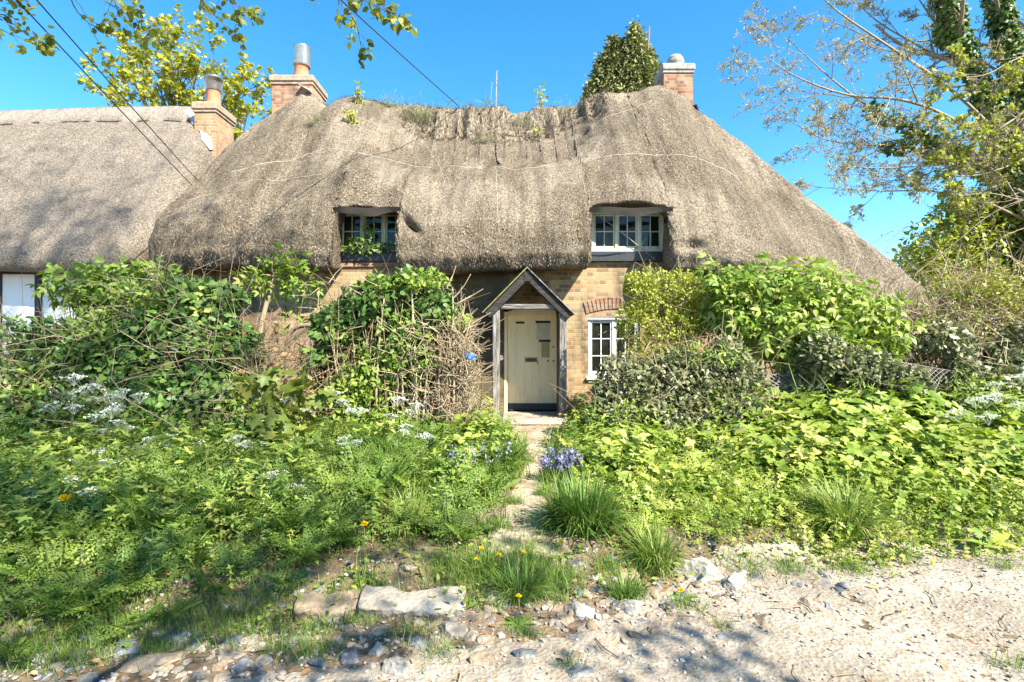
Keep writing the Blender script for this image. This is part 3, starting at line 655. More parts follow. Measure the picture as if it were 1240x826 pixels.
for px, py in ((663.5, 437), (670.3, 437), (670.3, 420)):
    g = G(); q = dp(px, py); lathe(g, (0, 0, 0), [(.0, .012), (.012, .012), (.016, .006), (.017, 0)], 14)
    g.V[-1] = np.stack([g.V[-1][:, 0], -g.V[-1][:, 2], g.V[-1][:, 1]], 1) + q; g.build("lock_escutcheon", M['brass'], DOOR)
# --- porch (part) with its posts and boards (sub-parts)
PYF = 8.74
PORCH = empty("porch", (0, 0, 0)); PORCH.parent = HOUSE
gp = lambda x, y: th(x, y)
for name, x0, x1, zb in (("post", -.325, -.20, gp(-.26, PYF) - .02), ("post", .775, .90, gp(.84, PYF) + .09)):
    g = G(); ks = 9
    for k in range(1): pass
    bbox(g, ((x0 + x1) / 2, PYF, (zb + 2.12) / 2), (x1 - x0, .115, 2.12 - zb), .014); g.build(name, M['grey_wood'], PORCH)
g = G(); bbox(g, (.85, PYF - .01, gp(.85, PYF) + .03), (.19, .2, .14), .02); g.build("post_stone", M['stone_tan'], PORCH)
g = G(); bbox(g, (.285, PYF, 2.165), (1.28, .105, .085), .01); g.build("tie_beam", M['beam_wood'], PORCH)
for x in (-.262, .838): g = G(); box2(g, x - .05, x + .05, PYF + .06, WY - .002, 2.08, 2.17, .008); g.build("wall_plate", M['dark_wood'], PORCH)
AP = np.array([.245, 0, 2.785]); LE, RE = np.array([-.46, 0, 2.07]), np.array([1.00, 0, 2.04])
for A_, B_, edge in ((AP, LE, 'lichen'), (AP, RE, 'grey_wood')):
    dv = (B_ - A_) / np.linalg.norm(B_ - A_); nv = np.array([-dv[2], 0, dv[0]]); nv = nv if nv[2] > 0 else -nv
    lenr = np.linalg.norm(B_ - A_)
    a_ = A_ + np.array([0, PYF - .07, 0]) - nv * .075 + dv * .03; b_ = B_ + np.array([0, PYF - .07, 0]) - nv * .075
    g = G(); beam(g, a_, b_, .045, .125, .008, up=(0, 1, 0) if False else (0, 0, 1)); g.build("barge_board", M['dark_wood'], PORCH)
    g = G(); mid = (A_ + B_) / 2; ang = math.atan2(-dv[2], dv[0])
    bbox(g, mid + np.array([0, (PYF - .12 + WY - .003) / 2, 0]) + nv * .008, (lenr + .04, WY - .003 - (PYF - .12), .024), .003, Matrix.Rotation(ang, 4, 'Y')); g.build("roof_board", M['board'], PORCH)
    g = G(); bbox(g, mid + np.array([0, PYF - .126, 0]) + nv * .012, (lenr + .045, .012, .016), .003, Matrix.Rotation(ang, 4, 'Y')); g.build("roof_edge", M[edge], PORCH)
g = G(); beam(g, (-.14, PYF + .12, 2.2), (.16, PYF + .12, 2.52), .05, .06); beam(g, (.70, PYF + .12, 2.2), (.36, PYF + .12, 2.54), .05, .06); g.build("brace", M['dark_wood'], PORCH)
g = G(); box2(g, -.205, -.15, PYF - .02, PYF + .03, 1.28, 1.36, .008); g.build("peg", M['grey_wood'], PORCH)
g = G(); box2(g, .80, .845, PYF + .06, WY - .004, th(.8, 9.2) - .03, 2.075, .004); g.build("side_panel", M['board'], PORCH)
g = G(); box2(g, -.295, -.245, PYF + .06, WY - .003, 1.62, 2.02, .004); g.build("side_slat", M['dark_wood'], PORCH)
g = G(); bbox(g, (.262, PYF - .083, 2.66), (.13, .036, .17), .004); g.build("apex_block", M['dark_wood'], PORCH)
# --- chimneys of the cottage
def chimney(parent, x0, x1, y0, y1, zb, zt, mat, capmat, cap=.2, over=.05, pot=None):
    g = G(); box2(g, x0, x1, y0, y1, zb, zt - cap, .01); o = g.build("chimney", mat, parent)
    g = G(); box2(g, x0 - over * .5, x1 + over * .5, y0 - over * .5, y1 + over * .5, zt - cap + .001, zt - cap + .06, .012); box2(g, x0 - over, x1 + over, y0 - over, y1 + over, zt - cap + .061, zt, .025); g.build("chimney_cap", capmat, o)
    return o
cl = chimney(HOUSE, -5.42, -4.50, 11.9, 12.75, 6.2, 7.58, M['brick_red'], M['cap'], .21, .05)
g = G(); lathe(g, (-4.92, 12.35, 7.57), [(.205, 0), (.19, .05), (.165, .12), (.155, .42), (.18, .45), (.18, .5), (.15, .52), (.0, .52)], 22); g.build("chimney_pot", M['terra'], cl, smooth=True)
g = G(); lathe(g, (-4.90, 12.35, 8.0), [(.175, 0), (.19, .03), (.195, .44), (.2, .45), (.18, .45), (.17, .1), (0, .1)], 24); g.build("chimney_cowl", M['steel'], cl, smooth=True)
g = G(); beam(g, (-4.75, 11.85, 7.33), (-4.50, 11.82, 7.18), .16, .02); g.build("lead_flashing", M['lead'], cl)
cr = chimney(HOUSE, 3.44, 4.11, 12.0, 12.6, 6.0, 7.90, M['brick_red'], M['capgrey'], .22, .045)
g = G(); lathe(g, (3.80, 12.3, 7.89), [(.19, 0), (.185, .12), (.2, .14), (.2, .2), (.17, .24), (.18, .26), (.14, .32), (.0, .34)], 22); g.build("chimney_pot", M['capgrey'], cr, smooth=True)
g = G(); beam(g, (4.13, 11.98, 6.95), (4.32, 12.15, 6.60), .12, .05); g.build("lead_flashing", M['iron'], cr)

# ------------------------------------------------------------------ neighbouring cottage
NB = empty("neighbouring_cottage", (0, 0, 0), "neighbouring thatched cottage with white rendered wall and black timbers on the left", "cottage")
nfx = np.arange(-17, -7.45, .05); Yn = 9.85
en = np.concatenate([np.stack([nfx, np.full_like(nfx, Yn), 2.95 + .03 * np.sin(nfx)], 1), path_resample([(-7.45, Yn, 2.96), (-7.1, Yn + .1, 3.12), (-6.9, Yn + .45, 3.5), (-6.82, Yn + 1.2, 4.4), (-6.8, 12.7, 6.3)], .05)])
rxn = np.minimum(en[:, 0], -6.95); zn = np.interp(rxn, [-17, -12, -9.5, -8, -7.3, -6.9], [6.98, 7.06, 7.15, 7.17, 7.12, 6.9])
Rn = np.stack([rxn, np.full(len(en), 12.7), zn], 1)
profn = [(0, 0), (-.02, .03), (-.01, .08), (.05, .15), (.15, .25), (.4, .49), (.7, .77), (.88, .935), (.96, .985), (1, 1)]
Pn, Sn = thatch(en, Rn, profn, 90)
Nb = gnormals(Pn); Nb = -Nb if Nb[40, 50, 1] > 0 else Nb
Pn = Pn + Nb * ((.06 * fbm(Pn * .9, 5, 4) + .022 * fbm(Pn * 6, 19, 3)) * np.clip((1 - Sn) / .03, .2, 1))[..., None]
Nb = gnormals(Pn); Nb = -Nb if Nb[40, 50, 1] > 0 else Nb
inn = Rn - en; inn[:, 2] = 0; inn[:len(nfx)] = (0, 1, 0); inn = nrm(inn + 1e-6)
FN = close_roof(Pn, en, Rn, inn, .6, 15.8, 3.0); g = G(); g.add(FN.reshape(-1, 3), gridT(*FN.shape[:2]), .25)
NROOF = g.build("roof", M['thatch2'], NB, smooth=True)
g = G(); straws(g, Pn, Nb, 70000, 1, (.04, .10), .011, .12, (.25, 1)); tag(g.build("loose_straw", M['straw'], NB), kind='stuff')
# block-cut ridge
g = G(); V = []
for x in np.arange(-17, -7.3, .05):
    i = np.argmin(np.abs(en[:len(nfx), 0] - x)); c = Pn[:, i]; cut = .055 * (abs(((x * 2.2) % 1) - .5) * 2 > .0) * 0 + .006 * math.sin(x * 9)
    for zt in (-.50, -.47, -.2, -.05, .05):
        k = np.argmin(np.abs(c[:, 2] - (zn[i] + min(zt, 0) + (cut if zt < -.4 else 0)))); V.append(c[k] + Nb[k, i] * (.0 if zt == -.50 else .03) + np.array([0, 0, .05 if zt > 0 else 0]))
    V.append([x, 12.95, zn[i] - .1])
g.add(V, gridT(len(V) // 6, 6), .7); g.build("ridge_cap", M['thatch2'], NROOF, smooth=True)
g = G(); box2(g, -17, -7.5, 10.3, 10.6, -.2, 3.3, 0); g.build("wall", M['render'], NB)
g = G(); box2(g, -7.5, -6.3, 10.32, 10.62, -.2, 3.9, 0); box2(g, -6.75, -6.45, 10.62, 15, -.2, 4.0, 0); g.build("brick_wall", M['brick_red'], NB)
for x in (-10.0, -9.22, -11.6, -13): g = G(); box2(g, x - .07, x + .07, 10.27, 10.35, -.2, 2.98, .012); g.build("timber_post", M['black'], NB)
g = G(); box2(g, -17, -7.5, 10.262, 10.35, 2.90, 3.05, .01); g.build("timber_beam", M['black'], NB)
cn = chimney(NB, -7.25, -6.76, 12.05, 12.85, 5.4, 7.05, M['brick_buffc'], M['cap'], .24, .05)
g = G(); lathe(g, (-7.0, 12.4, 7.0), [(.19, 0), (.165, .06), (.16, .1), (.15, .5), (.17, .52), (.0, .53)], 22); g.build("chimney_pot", M['terra'], cn, smooth=True)
g = G(); lathe(g, (-7.0, 12.4, 7.45), [(.165, 0), (.18, .02), (.19, .28), (.215, .30), (.2, .31), (.17, .05), (0, .05)], 24); g.build("chimney_cowl", M['steel'], cn, smooth=True)
def spot_on(Pg, px, py):
    q = (Pg[..., 0] / Pg[..., 1] - (px - CX) / F) ** 2 + ((Pg[..., 2] - CZ) / Pg[..., 1] + (py - CY) / F) ** 2
    return np.unravel_index(np.argmin(q), q.shape)
g = G(); V = []
for t in np.linspace(0, 1, 12):
    px, py = 229 + 30 * t ** .8, 134 + 46 * t
    for w_ in (-7, -2, 3, 8): j_, i_ = spot_on(Pn, px + w_ + 1.2 * math.sin(t * 14), py - w_ * .25); V.append(Pn[j_, i_] + Nb[j_, i_] * .03)
g.add(V, gridT(12, 4)); g.build("lead_flashing", M['lead'], cn)
RMIN = .0025
# ------------------------------------------------------------------ trees
def limb(p0, d, L, n, wob, lift, rs):
    pts = [np.array(p0, float)]; d = np.array(d, float) / np.linalg.norm(d)
    for k in range(n):
        d = d + rs.normal(0, wob, 3) + np.array([0, 0, lift]); d /= np.linalg.norm(d); pts.append(pts[-1] + d * L / n)
    return np.array(pts)
def grow(g, tips, pts, r0, depth, rs, nchild, lenf=.55, spread=.8, lift=.03, wob=.12, r1=None, segs=5, tint=(.2, .8), minL=.25, start=.3):
    K = len(pts); r1 = r0 * .35 if r1 is None else r1
    tube(g, pts, np.linspace(r0, r1, K), segs if r0 > .015 else 3, R(*tint), cap=False)
    L = np.linalg.norm(np.diff(pts, axis=0), axis=1).sum()
    if depth == 0: tips.extend([(p, nrm(pts[-1] - pts[0])) for p in pts[max(1, K // 2):]]); return
    for c in range(nchild):
        t = start + (1 - start) * (c + rs.random()) / nchild; k = min(K - 2, int(t * (K - 1))); f = t * (K - 1) - k; p = pts[k] * (1 - f) + pts[k + 1] * f
        ax = nrm(pts[k + 1] - pts[k]); q = nrm(np.cross(ax, rs.normal(0, 1, 3))); sp = spread * rs.uniform(.6, 1.3); d = ax * math.cos(sp) + q * math.sin(sp)
        l = max(minL, L * lenf * rs.uniform(.6, 1.15) * (1.15 - .5 * t)); rr = (r0 + (r1 - r0) * t) * .6
        grow(g, tips, limb(p, d, l, max(3, min(7, int(l / .25))), wob, lift, rs), max(rr, RMIN), depth - 1, rs, max(2, nchild - 1), lenf, spread, lift, wob, None, segs, tint, minL, .25)
    tips.append((pts[-1], nrm(pts[-1] - pts[-2])))
def cluster(g, tips, n, tmpl, size, rad, tint=(0, 1), up=.6, keep=1.0):
    tp = [t for t in tips if rng.random() < keep]
    if not tp: return
    P0 = np.array([t[0] for t in tp]); D0 = np.array([t[1] for t in tp]); base = R(-.22, .22, len(tp)); P_ = np.repeat(P0, n, 0); N_ = len(P_)
    d = nrm(np.repeat(D0, n, 0) * .5 + rdir(N_)); P_ = P_ + rdir(N_) * R(0, rad, (N_, 1))
    scatter(g, tmpl, P_, frames(d, nrm(rdir(N_) * (1 - up) + np.array([0, 0, up]))), R(*size, N_), np.clip(R(*tint, N_) + np.repeat(base, n), 0, 1))

# yellow-green maple behind the left cottage
rs = np.random.default_rng(5)
T1 = empty("maple_tree", (-12.6, 21, 0), "yellow-green spring maple rising behind the neighbouring cottage ridge", "tree", "trees round the cottage"); o_ = np.array([-12.6, 21, 0])
g = G(); tips = []
tr = np.array([[0, 0, 0], [.1, 0, 3], [.0, .1, 6], [.2, 0, 8.2]]) + o_; tube(g, tr, [.3, .26, .2, .16], 9, .4)
for px, py, Yo in ((150, 75, 0), (135, 110, -1), (170, 55, .5), (200, 45, 1), (235, 55, -.5), (265, 75, .5), (295, 110, 0), (300, 135, -.6), (250, 110, -1.2), (190, 100, -1), (215, 75, -1.2), (140, 128, 0), (160, 95, .8), (280, 95, -1), (225, 42, .3), (310, 128, .4)):
    e = at(px, py, 21 + Yo); b = tr[2] + (tr[3] - tr[2]) * rs.random(); mid_ = (b + e) / 2 + rs.normal(0, .25, 3) + np.array([0, 0, -.3]); pts = np.array([b, (b + mid_) / 2, mid_, (mid_ + e) / 2 + rs.normal(0, .12, 3), e])
    grow(g, tips, pts, .085, 2, rs, 6, .42, .75, .03, .12, .02, 4)
gt = g; g = G(); cluster(g, tips, 7, MAPLE, (.09, .18), .24, (.1, .95), .5)
gt.build("trunk", M['bark'], T1, origin=None).matrix_parent_inverse = Matrix.Translation(-o_); g.build("crown", M['maple'], T1).matrix_parent_inverse = Matrix.Translation(-o_)

# conifer behind the ridge
T2 = empty("conifer_tree", (4.9, 23, 0), "dense bushy conifer with drooping sprays behind the right chimney", "tree", "trees round the cottage"); o_ = np.array([4.9, 23, 0]); inv2 = Matrix.Translation(-o_)
g = G(); tube(g, np.array([[0, 0, 0], [0, 0, 6], [.1, 0, 11.5]]) + o_, [.35, .22, .05], 8); tube(g, at(0, 0, 1) * 0 + np.array([[5.75, 22.6, 13.0], [5.85, 22.5, 15.0]]), [.07, .03], 6); g.build("trunk", M['bark'], T2).matrix_parent_inverse = inv2
CB = np.array([[4.4, 23, 10.6, 1.2, 1.1, 4.3], [5.3, 22.8, 11.0, 1.1, 1.0, 4.3], [3.9, 23.2, 10.8, .9, .9, 3.3], [5.9, 23, 10.6, 1.1, 1.0, 3.9], [6.3, 23.1, 9.8, 1.0, .9, 3.5], [3.5, 23, 9.6, .9, .9, 3.3], [5.0, 22.4, 9.6, 1.6, 1, 3.6], [4.9, 23.2, 11.5, .8, .8, 3.3]])
g = G(); n = 6500; ci = rng.integers(0, len(CB), n); d_ = rdir(n); d_[:, 2] = np.abs(d_[:, 2]) * 1.0; ang = np.arctan2(d_[:, 1], d_[:, 0]); rz_ = CB[ci]
zz = R(0, 1, n); rad = (1 - zz ** 1.7) * R(.7, 1.05, n) * (1 + .3 * vn(np.stack([np.cos(ang) * 2, np.sin(ang) * 2, zz * 5 + ci * 3], -1), 33))
c_ = rz_[:, :3] + np.stack([np.cos(ang) * rad * rz_[:, 3], np.sin(ang) * rad * rz_[:, 4], zz * rz_[:, 5]], -1)
for k in range(9):
    m_ = 5; pp = c_ + rng.normal(0, .09, (n, 3)) + np.array([0, 0, -.06 * k]); out = np.stack([np.cos(ang) * .8, np.sin(ang) * .8, R(-1.4, .3, n)], -1) + rng.normal(0, .35, (n, 3))
    scatter(g, DIAS if k % 2 else DIA, pp, frames(nrm(out), nrm(rdir(n) + np.array([0, 0, .4]))), R(.10, .24, n), np.clip(.5 + .35 * vn(c_ * 1.1, 4) + R(-.3, .3, n), 0, 1))
g.build("crown", M['conifer'], T2).matrix_parent_inverse = inv2

# big tree on the right, mostly bare, with ivy on its limbs
rs = np.random.default_rng(21)
T3 = empty("ivy_clad_tree", (14.0, 14.0, 0), "tall half bare tree on the right with dark ivy up its limbs and opening buds", "tree", "trees round the cottage"); o_ = np.array([14.0, 14.0, 0]); inv3 = Matrix.Translation(-o_)
def pxl(L, dy=0.0): return np.array([at(p[0], p[1], p[2] + dy) for p in L])
def smooth_path(P_, n=4):
    P_ = np.asarray(P_); 
    for _ in range(2): P_ = np.concatenate([P_[:1], np.stack([P_[:-1] * .75 + P_[1:] * .25, P_[:-1] * .25 + P_[1:] * .75], 1).reshape(-1, 3), P_[-1:]])
    return P_
RMIN = .006
g = G(); tips = []; ivp = []
mains = [([(1290, 505, 10.6), (1278, 420, 10.6), (1262, 330, 10.6), (1235, 230, 10.5), (1195, 120, 10.3), (1158, 40, 10.1), (1130, -60, 10)], .17), ([(1262, 330, 10.7), (1262, 220, 10.8), (1240, 110, 10.9), (1212, 20, 11), (1195, -80, 11)], .13), ([(1285, 400, 10.5), (1300, 250, 10), (1290, 100, 9.6), (1265, -40, 9.3)], .14)]
for pth, r in mains:
    p = smooth_path(pxl(pth, 3.4)); grow(g, tips, p, r * 1.3, 2, rs, 8, .26, .9, .02, .12, r * .45, 8, (.3, .7), .4, .3); ivp.append((p, 1.0))
brs = [([(1212, 165, 10.4), (1150, 105, 10.1), (1070, 52, 9.8), (1010, 12, 9.6), (985, -15, 9.5)], .05, .0), ([(1225, 190, 10.4), (1150, 140, 10), (1090, 118, 9.7), (1030, 118, 9.5), (965, 95, 9.3), (932, 72, 9.2)], .05, .0),
       ([(1232, 215, 10.5), (1175, 190, 10.4), (1120, 165, 10.3), (1050, 130, 10.2), (1000, 90, 10.1), (955, 48, 10)], .055, .35), ([(1240, 245, 10.5), (1190, 205, 10.8), (1130, 182, 11), (1060, 176, 11.1), (1000, 172, 11.2), (962, 150, 11.2)], .045, .3),
       ([(1245, 268, 10.5), (1180, 238, 10), (1120, 230, 9.8), (1060, 232, 9.7), (985, 226, 9.6)], .035, 0), ([(1250, 285, 10.6), (1215, 205, 9.8), (1160, 195, 9.4), (1080, 205, 9.2), (1000, 200, 9.1)], .03, 0),
       ([(1190, 110, 10.3), (1140, 40, 10.5), (1100, -20, 10.6)], .04, .2), ([(1180, 90, 10.3), (1120, 60, 10.9), (1050, 20, 11.3), (1020, -25, 11.4)], .035, 0), ([(1235, 100, 10.9), (1180, 70, 11.6), (1130, 10, 12), (1100, -50, 12)], .04, 0),
       ([(1255, 215, 10.8), (1205, 225, 10.2), (1165, 240, 9.9), (1120, 268, 9.7), (1068, 284, 9.6)], .022, 0), ([(1255, 240, 10.2), (1225, 245, 9.6), (1190, 265, 9.3), (1150, 300, 9.1), (1110, 330, 9)], .015, 0),
       ([(1258, 270, 10.2), (1215, 285, 9.7), (1180, 315, 9.5), (1120, 330, 9.4)], .015, 0), ([(1262, 120, 9.9), (1220, 150, 9.4), (1185, 170, 9.1), (1150, 165, 8.9)], .03, 0), ([(1265, 180, 9.9), (1225, 200, 9.2), (1180, 215, 8.9), (1135, 210, 8.8)], .03, 0), ([(1280, 230, 9.8), (1240, 245, 9.3), (1200, 232, 9), (1160, 238, 8.9)], .025, 0), ([(1270, 60, 9.5), (1230, 70, 9.2), (1190, 95, 9), (1150, 90, 8.9)], .025, 0)]
ytips = []; RMIN = .006
for k, (pth, r, iv) in enumerate(brs):
    p = smooth_path(pxl(pth, 3.2)); tp = ytips if k >= 12 else tips
    thin = r < .03 and k < 12
    grow(g, tp, p, r, 1 if thin else 3, rs, 5 if thin else 11, .30 if k < 12 else .3, .8, .015, .12, .006, 5, (.3, .9), .12, .18)
    if iv: ivp.append((p, iv))
g.build("trunk", M['barkpale'], T3).matrix_parent_inverse = inv3
g = G(); cluster(g, tips, 2, OVAL, (.03, .07), .04, (0, 1), .3, .45); cluster(g, [t for t in tips if t[0][2] < 5 or rng.random() < .1], 2, OVAL, (.05, .1), .06, (.3, 1), .3, .2); g.build("bud", M['bud'], T3).matrix_parent_inverse = inv3
g = G(); cluster(g, ytips, 5, MAPLE, (.05, .10), .08, (.1, .9), .4, .08); g.build("crown", M['privet'], T3).matrix_parent_inverse = inv3
g = G()
for p, f in ivp:
    n = int(9500 * f) if f == 1 else int(2600 * f); q = path_resample(p, .04); 
    if f < 1: q = q[:int(len(q) * .62)]
    q = q[q[:, 2] < 16]; i = rng.integers(0, len(q), n); dens = .5 + .5 * vn(q[i] * 1.7, 6); w = (.25 + .68 * dens * np.clip(1.2 - (q[i][:, 2] - 2) / 9, .3, 1)) * (1 if f == 1 else .55)
    dr = rdir(n); pp = q[i] + dr * (w * R(.3, 1, n) ** .6)[:, None]
    scatter(g, IVY, pp, frames(nrm(rdir(n) + np.array([0, 0, -.7])), nrm(dr + np.array([0, -.2, .5]))), R(.08, .15, n), np.clip(.48 + .3 * vn(pp * 2.5, 7) + R(-.3, .3, n), 0, 1))
g.build("ivy", M['ivytree'], T3).matrix_parent_inverse = inv3

RMIN = .003
# light green tree behind the right end of the roof
def bush(name, o_, blobs, nleaf, tmpl, size, mat, label, cat, group=None, stems=20, stem_r=.012, gap=.0, gsc=3.0, outer=.55, up=.45, droop=0.0, tint=(0, 1), stemmat='twig', leafname="foliage", twigs=0, twl=(.2, .5), bend=.25, shell=.5, tipleaf=True, twtint=(.2, 1)):
    o_ = np.array(o_, float); root = empty(name, o_, label, cat, group); B = np.array(blobs, float)
    g = G(); vol = B[:, 3] * B[:, 4] * B[:, 5]; gs = G()
    for k in range(stems):
        b = B[rng.choice(len(B), p=vol / vol.sum())]; e = b[:3] + rdir(1)[0] * b[3:] * R(.5, .98); s0 = np.array([o_[0] + (b[0] - o_[0]) * R(.2, .9) + R(-.2, .2), o_[1] + (b[1] - o_[1]) * R(.2, .9) + R(-.1, .1), th(o_[0], min(o_[1], 9)) - .05])
        m1 = s0 * .6 + e * .4 + rng.normal(0, bend * .5, 3); m2 = s0 * .25 + e * .75 + rng.normal(0, bend * .4, 3)
        pts = smooth_path(np.array([s0, m1, m2, e])); tube(gs, pts, np.linspace(stem_r * R(.6, 1.4), stem_r * .3, len(pts)), 4, R(*twtint), cap=False)
    for k in range(twigs):
        b = B[rng.choice(len(B), p=vol / vol.sum())]; d = rdir(1)[0]; p0 = b[:3] + d * b[3:] * R(.3, 1.0); v = nrm(d * .6 + rng.normal(0, .6, 3) + np.array([0, 0, .15])); l = R(*twl)
        pts = np.array([p0, p0 + v * l * .5 + rng.normal(0, .12 * l, 3), p0 + v * l + rng.normal(0, .2 * l, 3)]); tube(gs, pts, [R(.003, .008), .004, .002], 3, R(*twtint), cap=False)
    if gs.n: gs.build("stem", M[stemmat], root).matrix_parent_inverse = Matrix.Translation(-o_)
    if nleaf:
        m_ = int(nleaf * (1 + gap * 1.2)); ci = rng.choice(len(B), m_, p=(vol ** .75) / (vol ** .75).sum()); d = rdir(m_); rr = R(0, 1, m_) ** (shell * .6 + .05); b = B[ci]
        wob = 1 + .22 * fbm(b[:, :3] * 3 + d * 2.2, 13, 3)
        p = b[:, :3] + d * b[:, 3:] * (rr * wob)[:, None]
        keep = (fbm(p * gsc, 23, 3) > -1 + gap * .95) & (p[:, 2] > .05); p = p[keep]; d = d[keep]; n = len(p)
        dirn = nrm(d * outer + rdir(n) * .8 + np.array([0, 0, -droop])); upv = nrm(d * .5 + np.array([0, -.15, up]) + rdir(n) * .55)
        tn = np.clip(R(*tint, n) * .7 + .15 + .3 * fbm(p * 1.8, 31, 2), 0, 1)
        scatter(g, tmpl, p, frames(dirn, upv), R(*size, n), tn); g.build(leafname, M[mat], root).matrix_parent_inverse = Matrix.Translation(-o_)
    return root
bush("light_green_tree", (10.6, 14.5, 0), [(*at(1150, 300, 14.5), 1.2, 1.2, 1.0), (*at(1200, 275, 14.8), 1.3, 1.2, 1.1), (*at(1120, 320, 14.2), .9, 1, .7), (*at(1235, 310, 15), 1.4, 1.3, 1.1), (*at(1160, 350, 14.5), 1.4, 1.2, 1.0), (*at(1240, 370, 14.5), 1.4, 1.2, 1.3), (*at(1165, 262, 14.6), .8, .8, .7), (*at(1215, 250, 14.6), .9, .8, .6)], 9000, OVAL, (.09, .19), 'privet', "airy light green tree beyond the right end of the thatch", "tree", "trees round the cottage", 46, .04, .38, 1.3, shell=.9, bend=.6, twigs=120, twl=(.5, 1.2))

# tree over the lane: trunk behind the viewer, boughs overhead
rs = np.random.default_rng(8)
T4 = empty("overhanging_tree", (-0.5, -5.5, 0), "tree over the lane, leafy twigs hanging into the top left of view", "tree", "trees round the cottage"); o_ = np.array([-0.5, -5.5, 0]); inv4 = Matrix.Translation(-o_)
g = G(); tips = []; tr = np.array([[-.5, -5.5, -.1], [-.4, -5.3, 3], [.0, -4.8, 6], [.8, -4.0, 10], [1.6, -3.0, 14]]); tube(g, tr, [.34, .3, .25, .18, .1], 10)
ends = [(-1, -.5, 8.0), (.6, -1.0, 7.0), (-2.5, -1, 9.5), (2.6, -1.2, 8.5), (.8, -.6, 10.5), (-1.5, -1, 12), (1.5, -1.5, 13.5), (0, -1.2, 16), (-3.0, -.5, 11), (2.2, -1.8, 5.2), (3.6, -1.6, 4.5), (1.2, -1.2, 5.6), (-2, -2, 15), (-.5, -1, 18), (-4.2, -1.2, 8.4), (.2, -1.3, 6.2), (2.7, -1.2, 3.9), (-5.5, -1.0, 7.2), (1.6, -1.2, 17.5), (-.2, -.7, 9.2), (1.2, -1.1, 8.2), (-1.8, -.9, 7.0), (-3.4, -.9, 7.6), (1.7, -1.0, 6.4), (-.6, -1.2, 13.2), (.8, -1.2, 14.8), (-1.2, -1.2, 16.6), (.2, -1, 8.4), (1.2, -1.2, 9.6), (2.4, -1, 10.6), (3.2, -1, 11.6), (3.4, -1.2, 12.6), (.0, -1, 10.0), (2.0, -1.2, 12.0), (-.6, -1.2, 8.8), (4.8, -1.2, 15.2), (4.0, -1, 15.6), (3.2, -1.2, 15.8), (2.2, -1.2, 18.4), (1.2, -1, 19.2), (2.8, -1, 8.2), (.3, -1.1, 4.9), (1.0, -1.2, 4.5), (-.6, -1, 5.5), (-1.5, -1, 6.3), (1.9, -1.3, 4.3), (1.4, -1, 18.4), (.8, -1.1, 18.0), (2.0, -1, 18.9), (1.2, -1, 17.4), (1.8, -1.1, 17.8), (.5, -1, 17.2), (1.0, -1, 19.0)]
for e in ends:
    e = np.array(e) * np.array([1, 1, 1.12]) + np.array([1.7, 0, 0]); k = min(4, max(1, int((e[2] - 2) / 3.4))); b = tr[k]; md = (b + e) / 2 + rs.normal(0, .3, 3); grow(g, tips, smooth_path(np.array([b, md, e])), .06, 2, rs, 6, .4, .8, .0, .14, .012, 5)
gl = G(); cluster(gl, [t for t in tips if t[0][2] >= 7.5], 4, OVALW, (.08, .14), .22, (0, 1), .5, .5); cluster(gl, [t for t in tips if t[0][2] < 7.5], 6, OVALW, (.07, .13), .25, (0, 1), .5, .75)
# boughs reaching forward over the left of the view
vis = [([(-1.5, -.6, 8.6), (-2.2, 2.5, 6.9)], [(165, -60, 5.2), (80, -30, 5.5), (88, 12, 5.7), (120, 38, 5.9), (165, 48, 6.0)], .012), ([], [(165, -60, 5.2), (130, -25, 5.6), (140, 8, 5.8), (150, 28, 5.9), (172, 38, 6)], .01), ([], [(165, -60, 5.2), (110, -20, 5.6), (128, 5, 5.7), (158, 14, 5.9)], .01),
       ([(-.5, -.6, 8.0), (-1.6, 2.2, 6.4)], [(330, -60, 5.0), (238, -20, 5.3), (245, 4, 5.4), (262, 22, 5.5), (286, 41, 5.6)], .009), ([], [(330, -60, 5.0), (262, -18, 5.4), (285, 6, 5.5), (298, 15, 5.6)], .008),
       ([(0, -.5, 7.6), (-.5, 2.2, 6.0)], [(430, -60, 4.8), (402, -18, 5.1), (410, 2, 5.2), (430, 22, 5.3), (438, 60, 5.4)], .009), ([], [(430, -60, 4.8), (435, -12, 5.1), (462, 6, 5.2), (490, 27, 5.3)], .008), ([], [(402, -18, 5.1), (440, 0, 5.2), (468, 14, 5.3)], .006),
       ([(-3, -.6, 8.4), (-4.5, 2.2, 6.6)], [(-60, -40, 5.5), (-15, 10, 5.8), (18, 30, 6.0), (52, 56, 6.1)], .01), ([], [(-60, -40, 5.5), (-8, -10, 5.8), (20, 3, 5.9)], .008), ([], [(-60, -40, 5.5), (-20, 25, 5.8), (20, 45, 5.9), (48, 52, 6)], .006)]
vt = []
for pre, pth, r in vis:
    p = pxl(pth)
    if pre: q = smooth_path(np.concatenate([tr[3:4], np.array(pre), p[:1]])); tube(g, q, np.linspace(.035, r, len(q)), 5)
    p = smooth_path(p); grow(g, vt, p, r, 1, rs, 8, .22, .7, -.03, .15, .003, 4, (.2, .7), .15, .3)
g.build("trunk", M['bark'], T4).matrix_parent_inverse = inv4
P0 = np.array([t[0] for t in vt]); vt = [t for t in vt if t[0][2] < 5.9]
cluster(gl, vt, 4, OVALW, (.05, .10), .07, (0, .9), .55, .8)
gl.build("crown", M['overleaf'], T4).matrix_parent_inverse = inv4

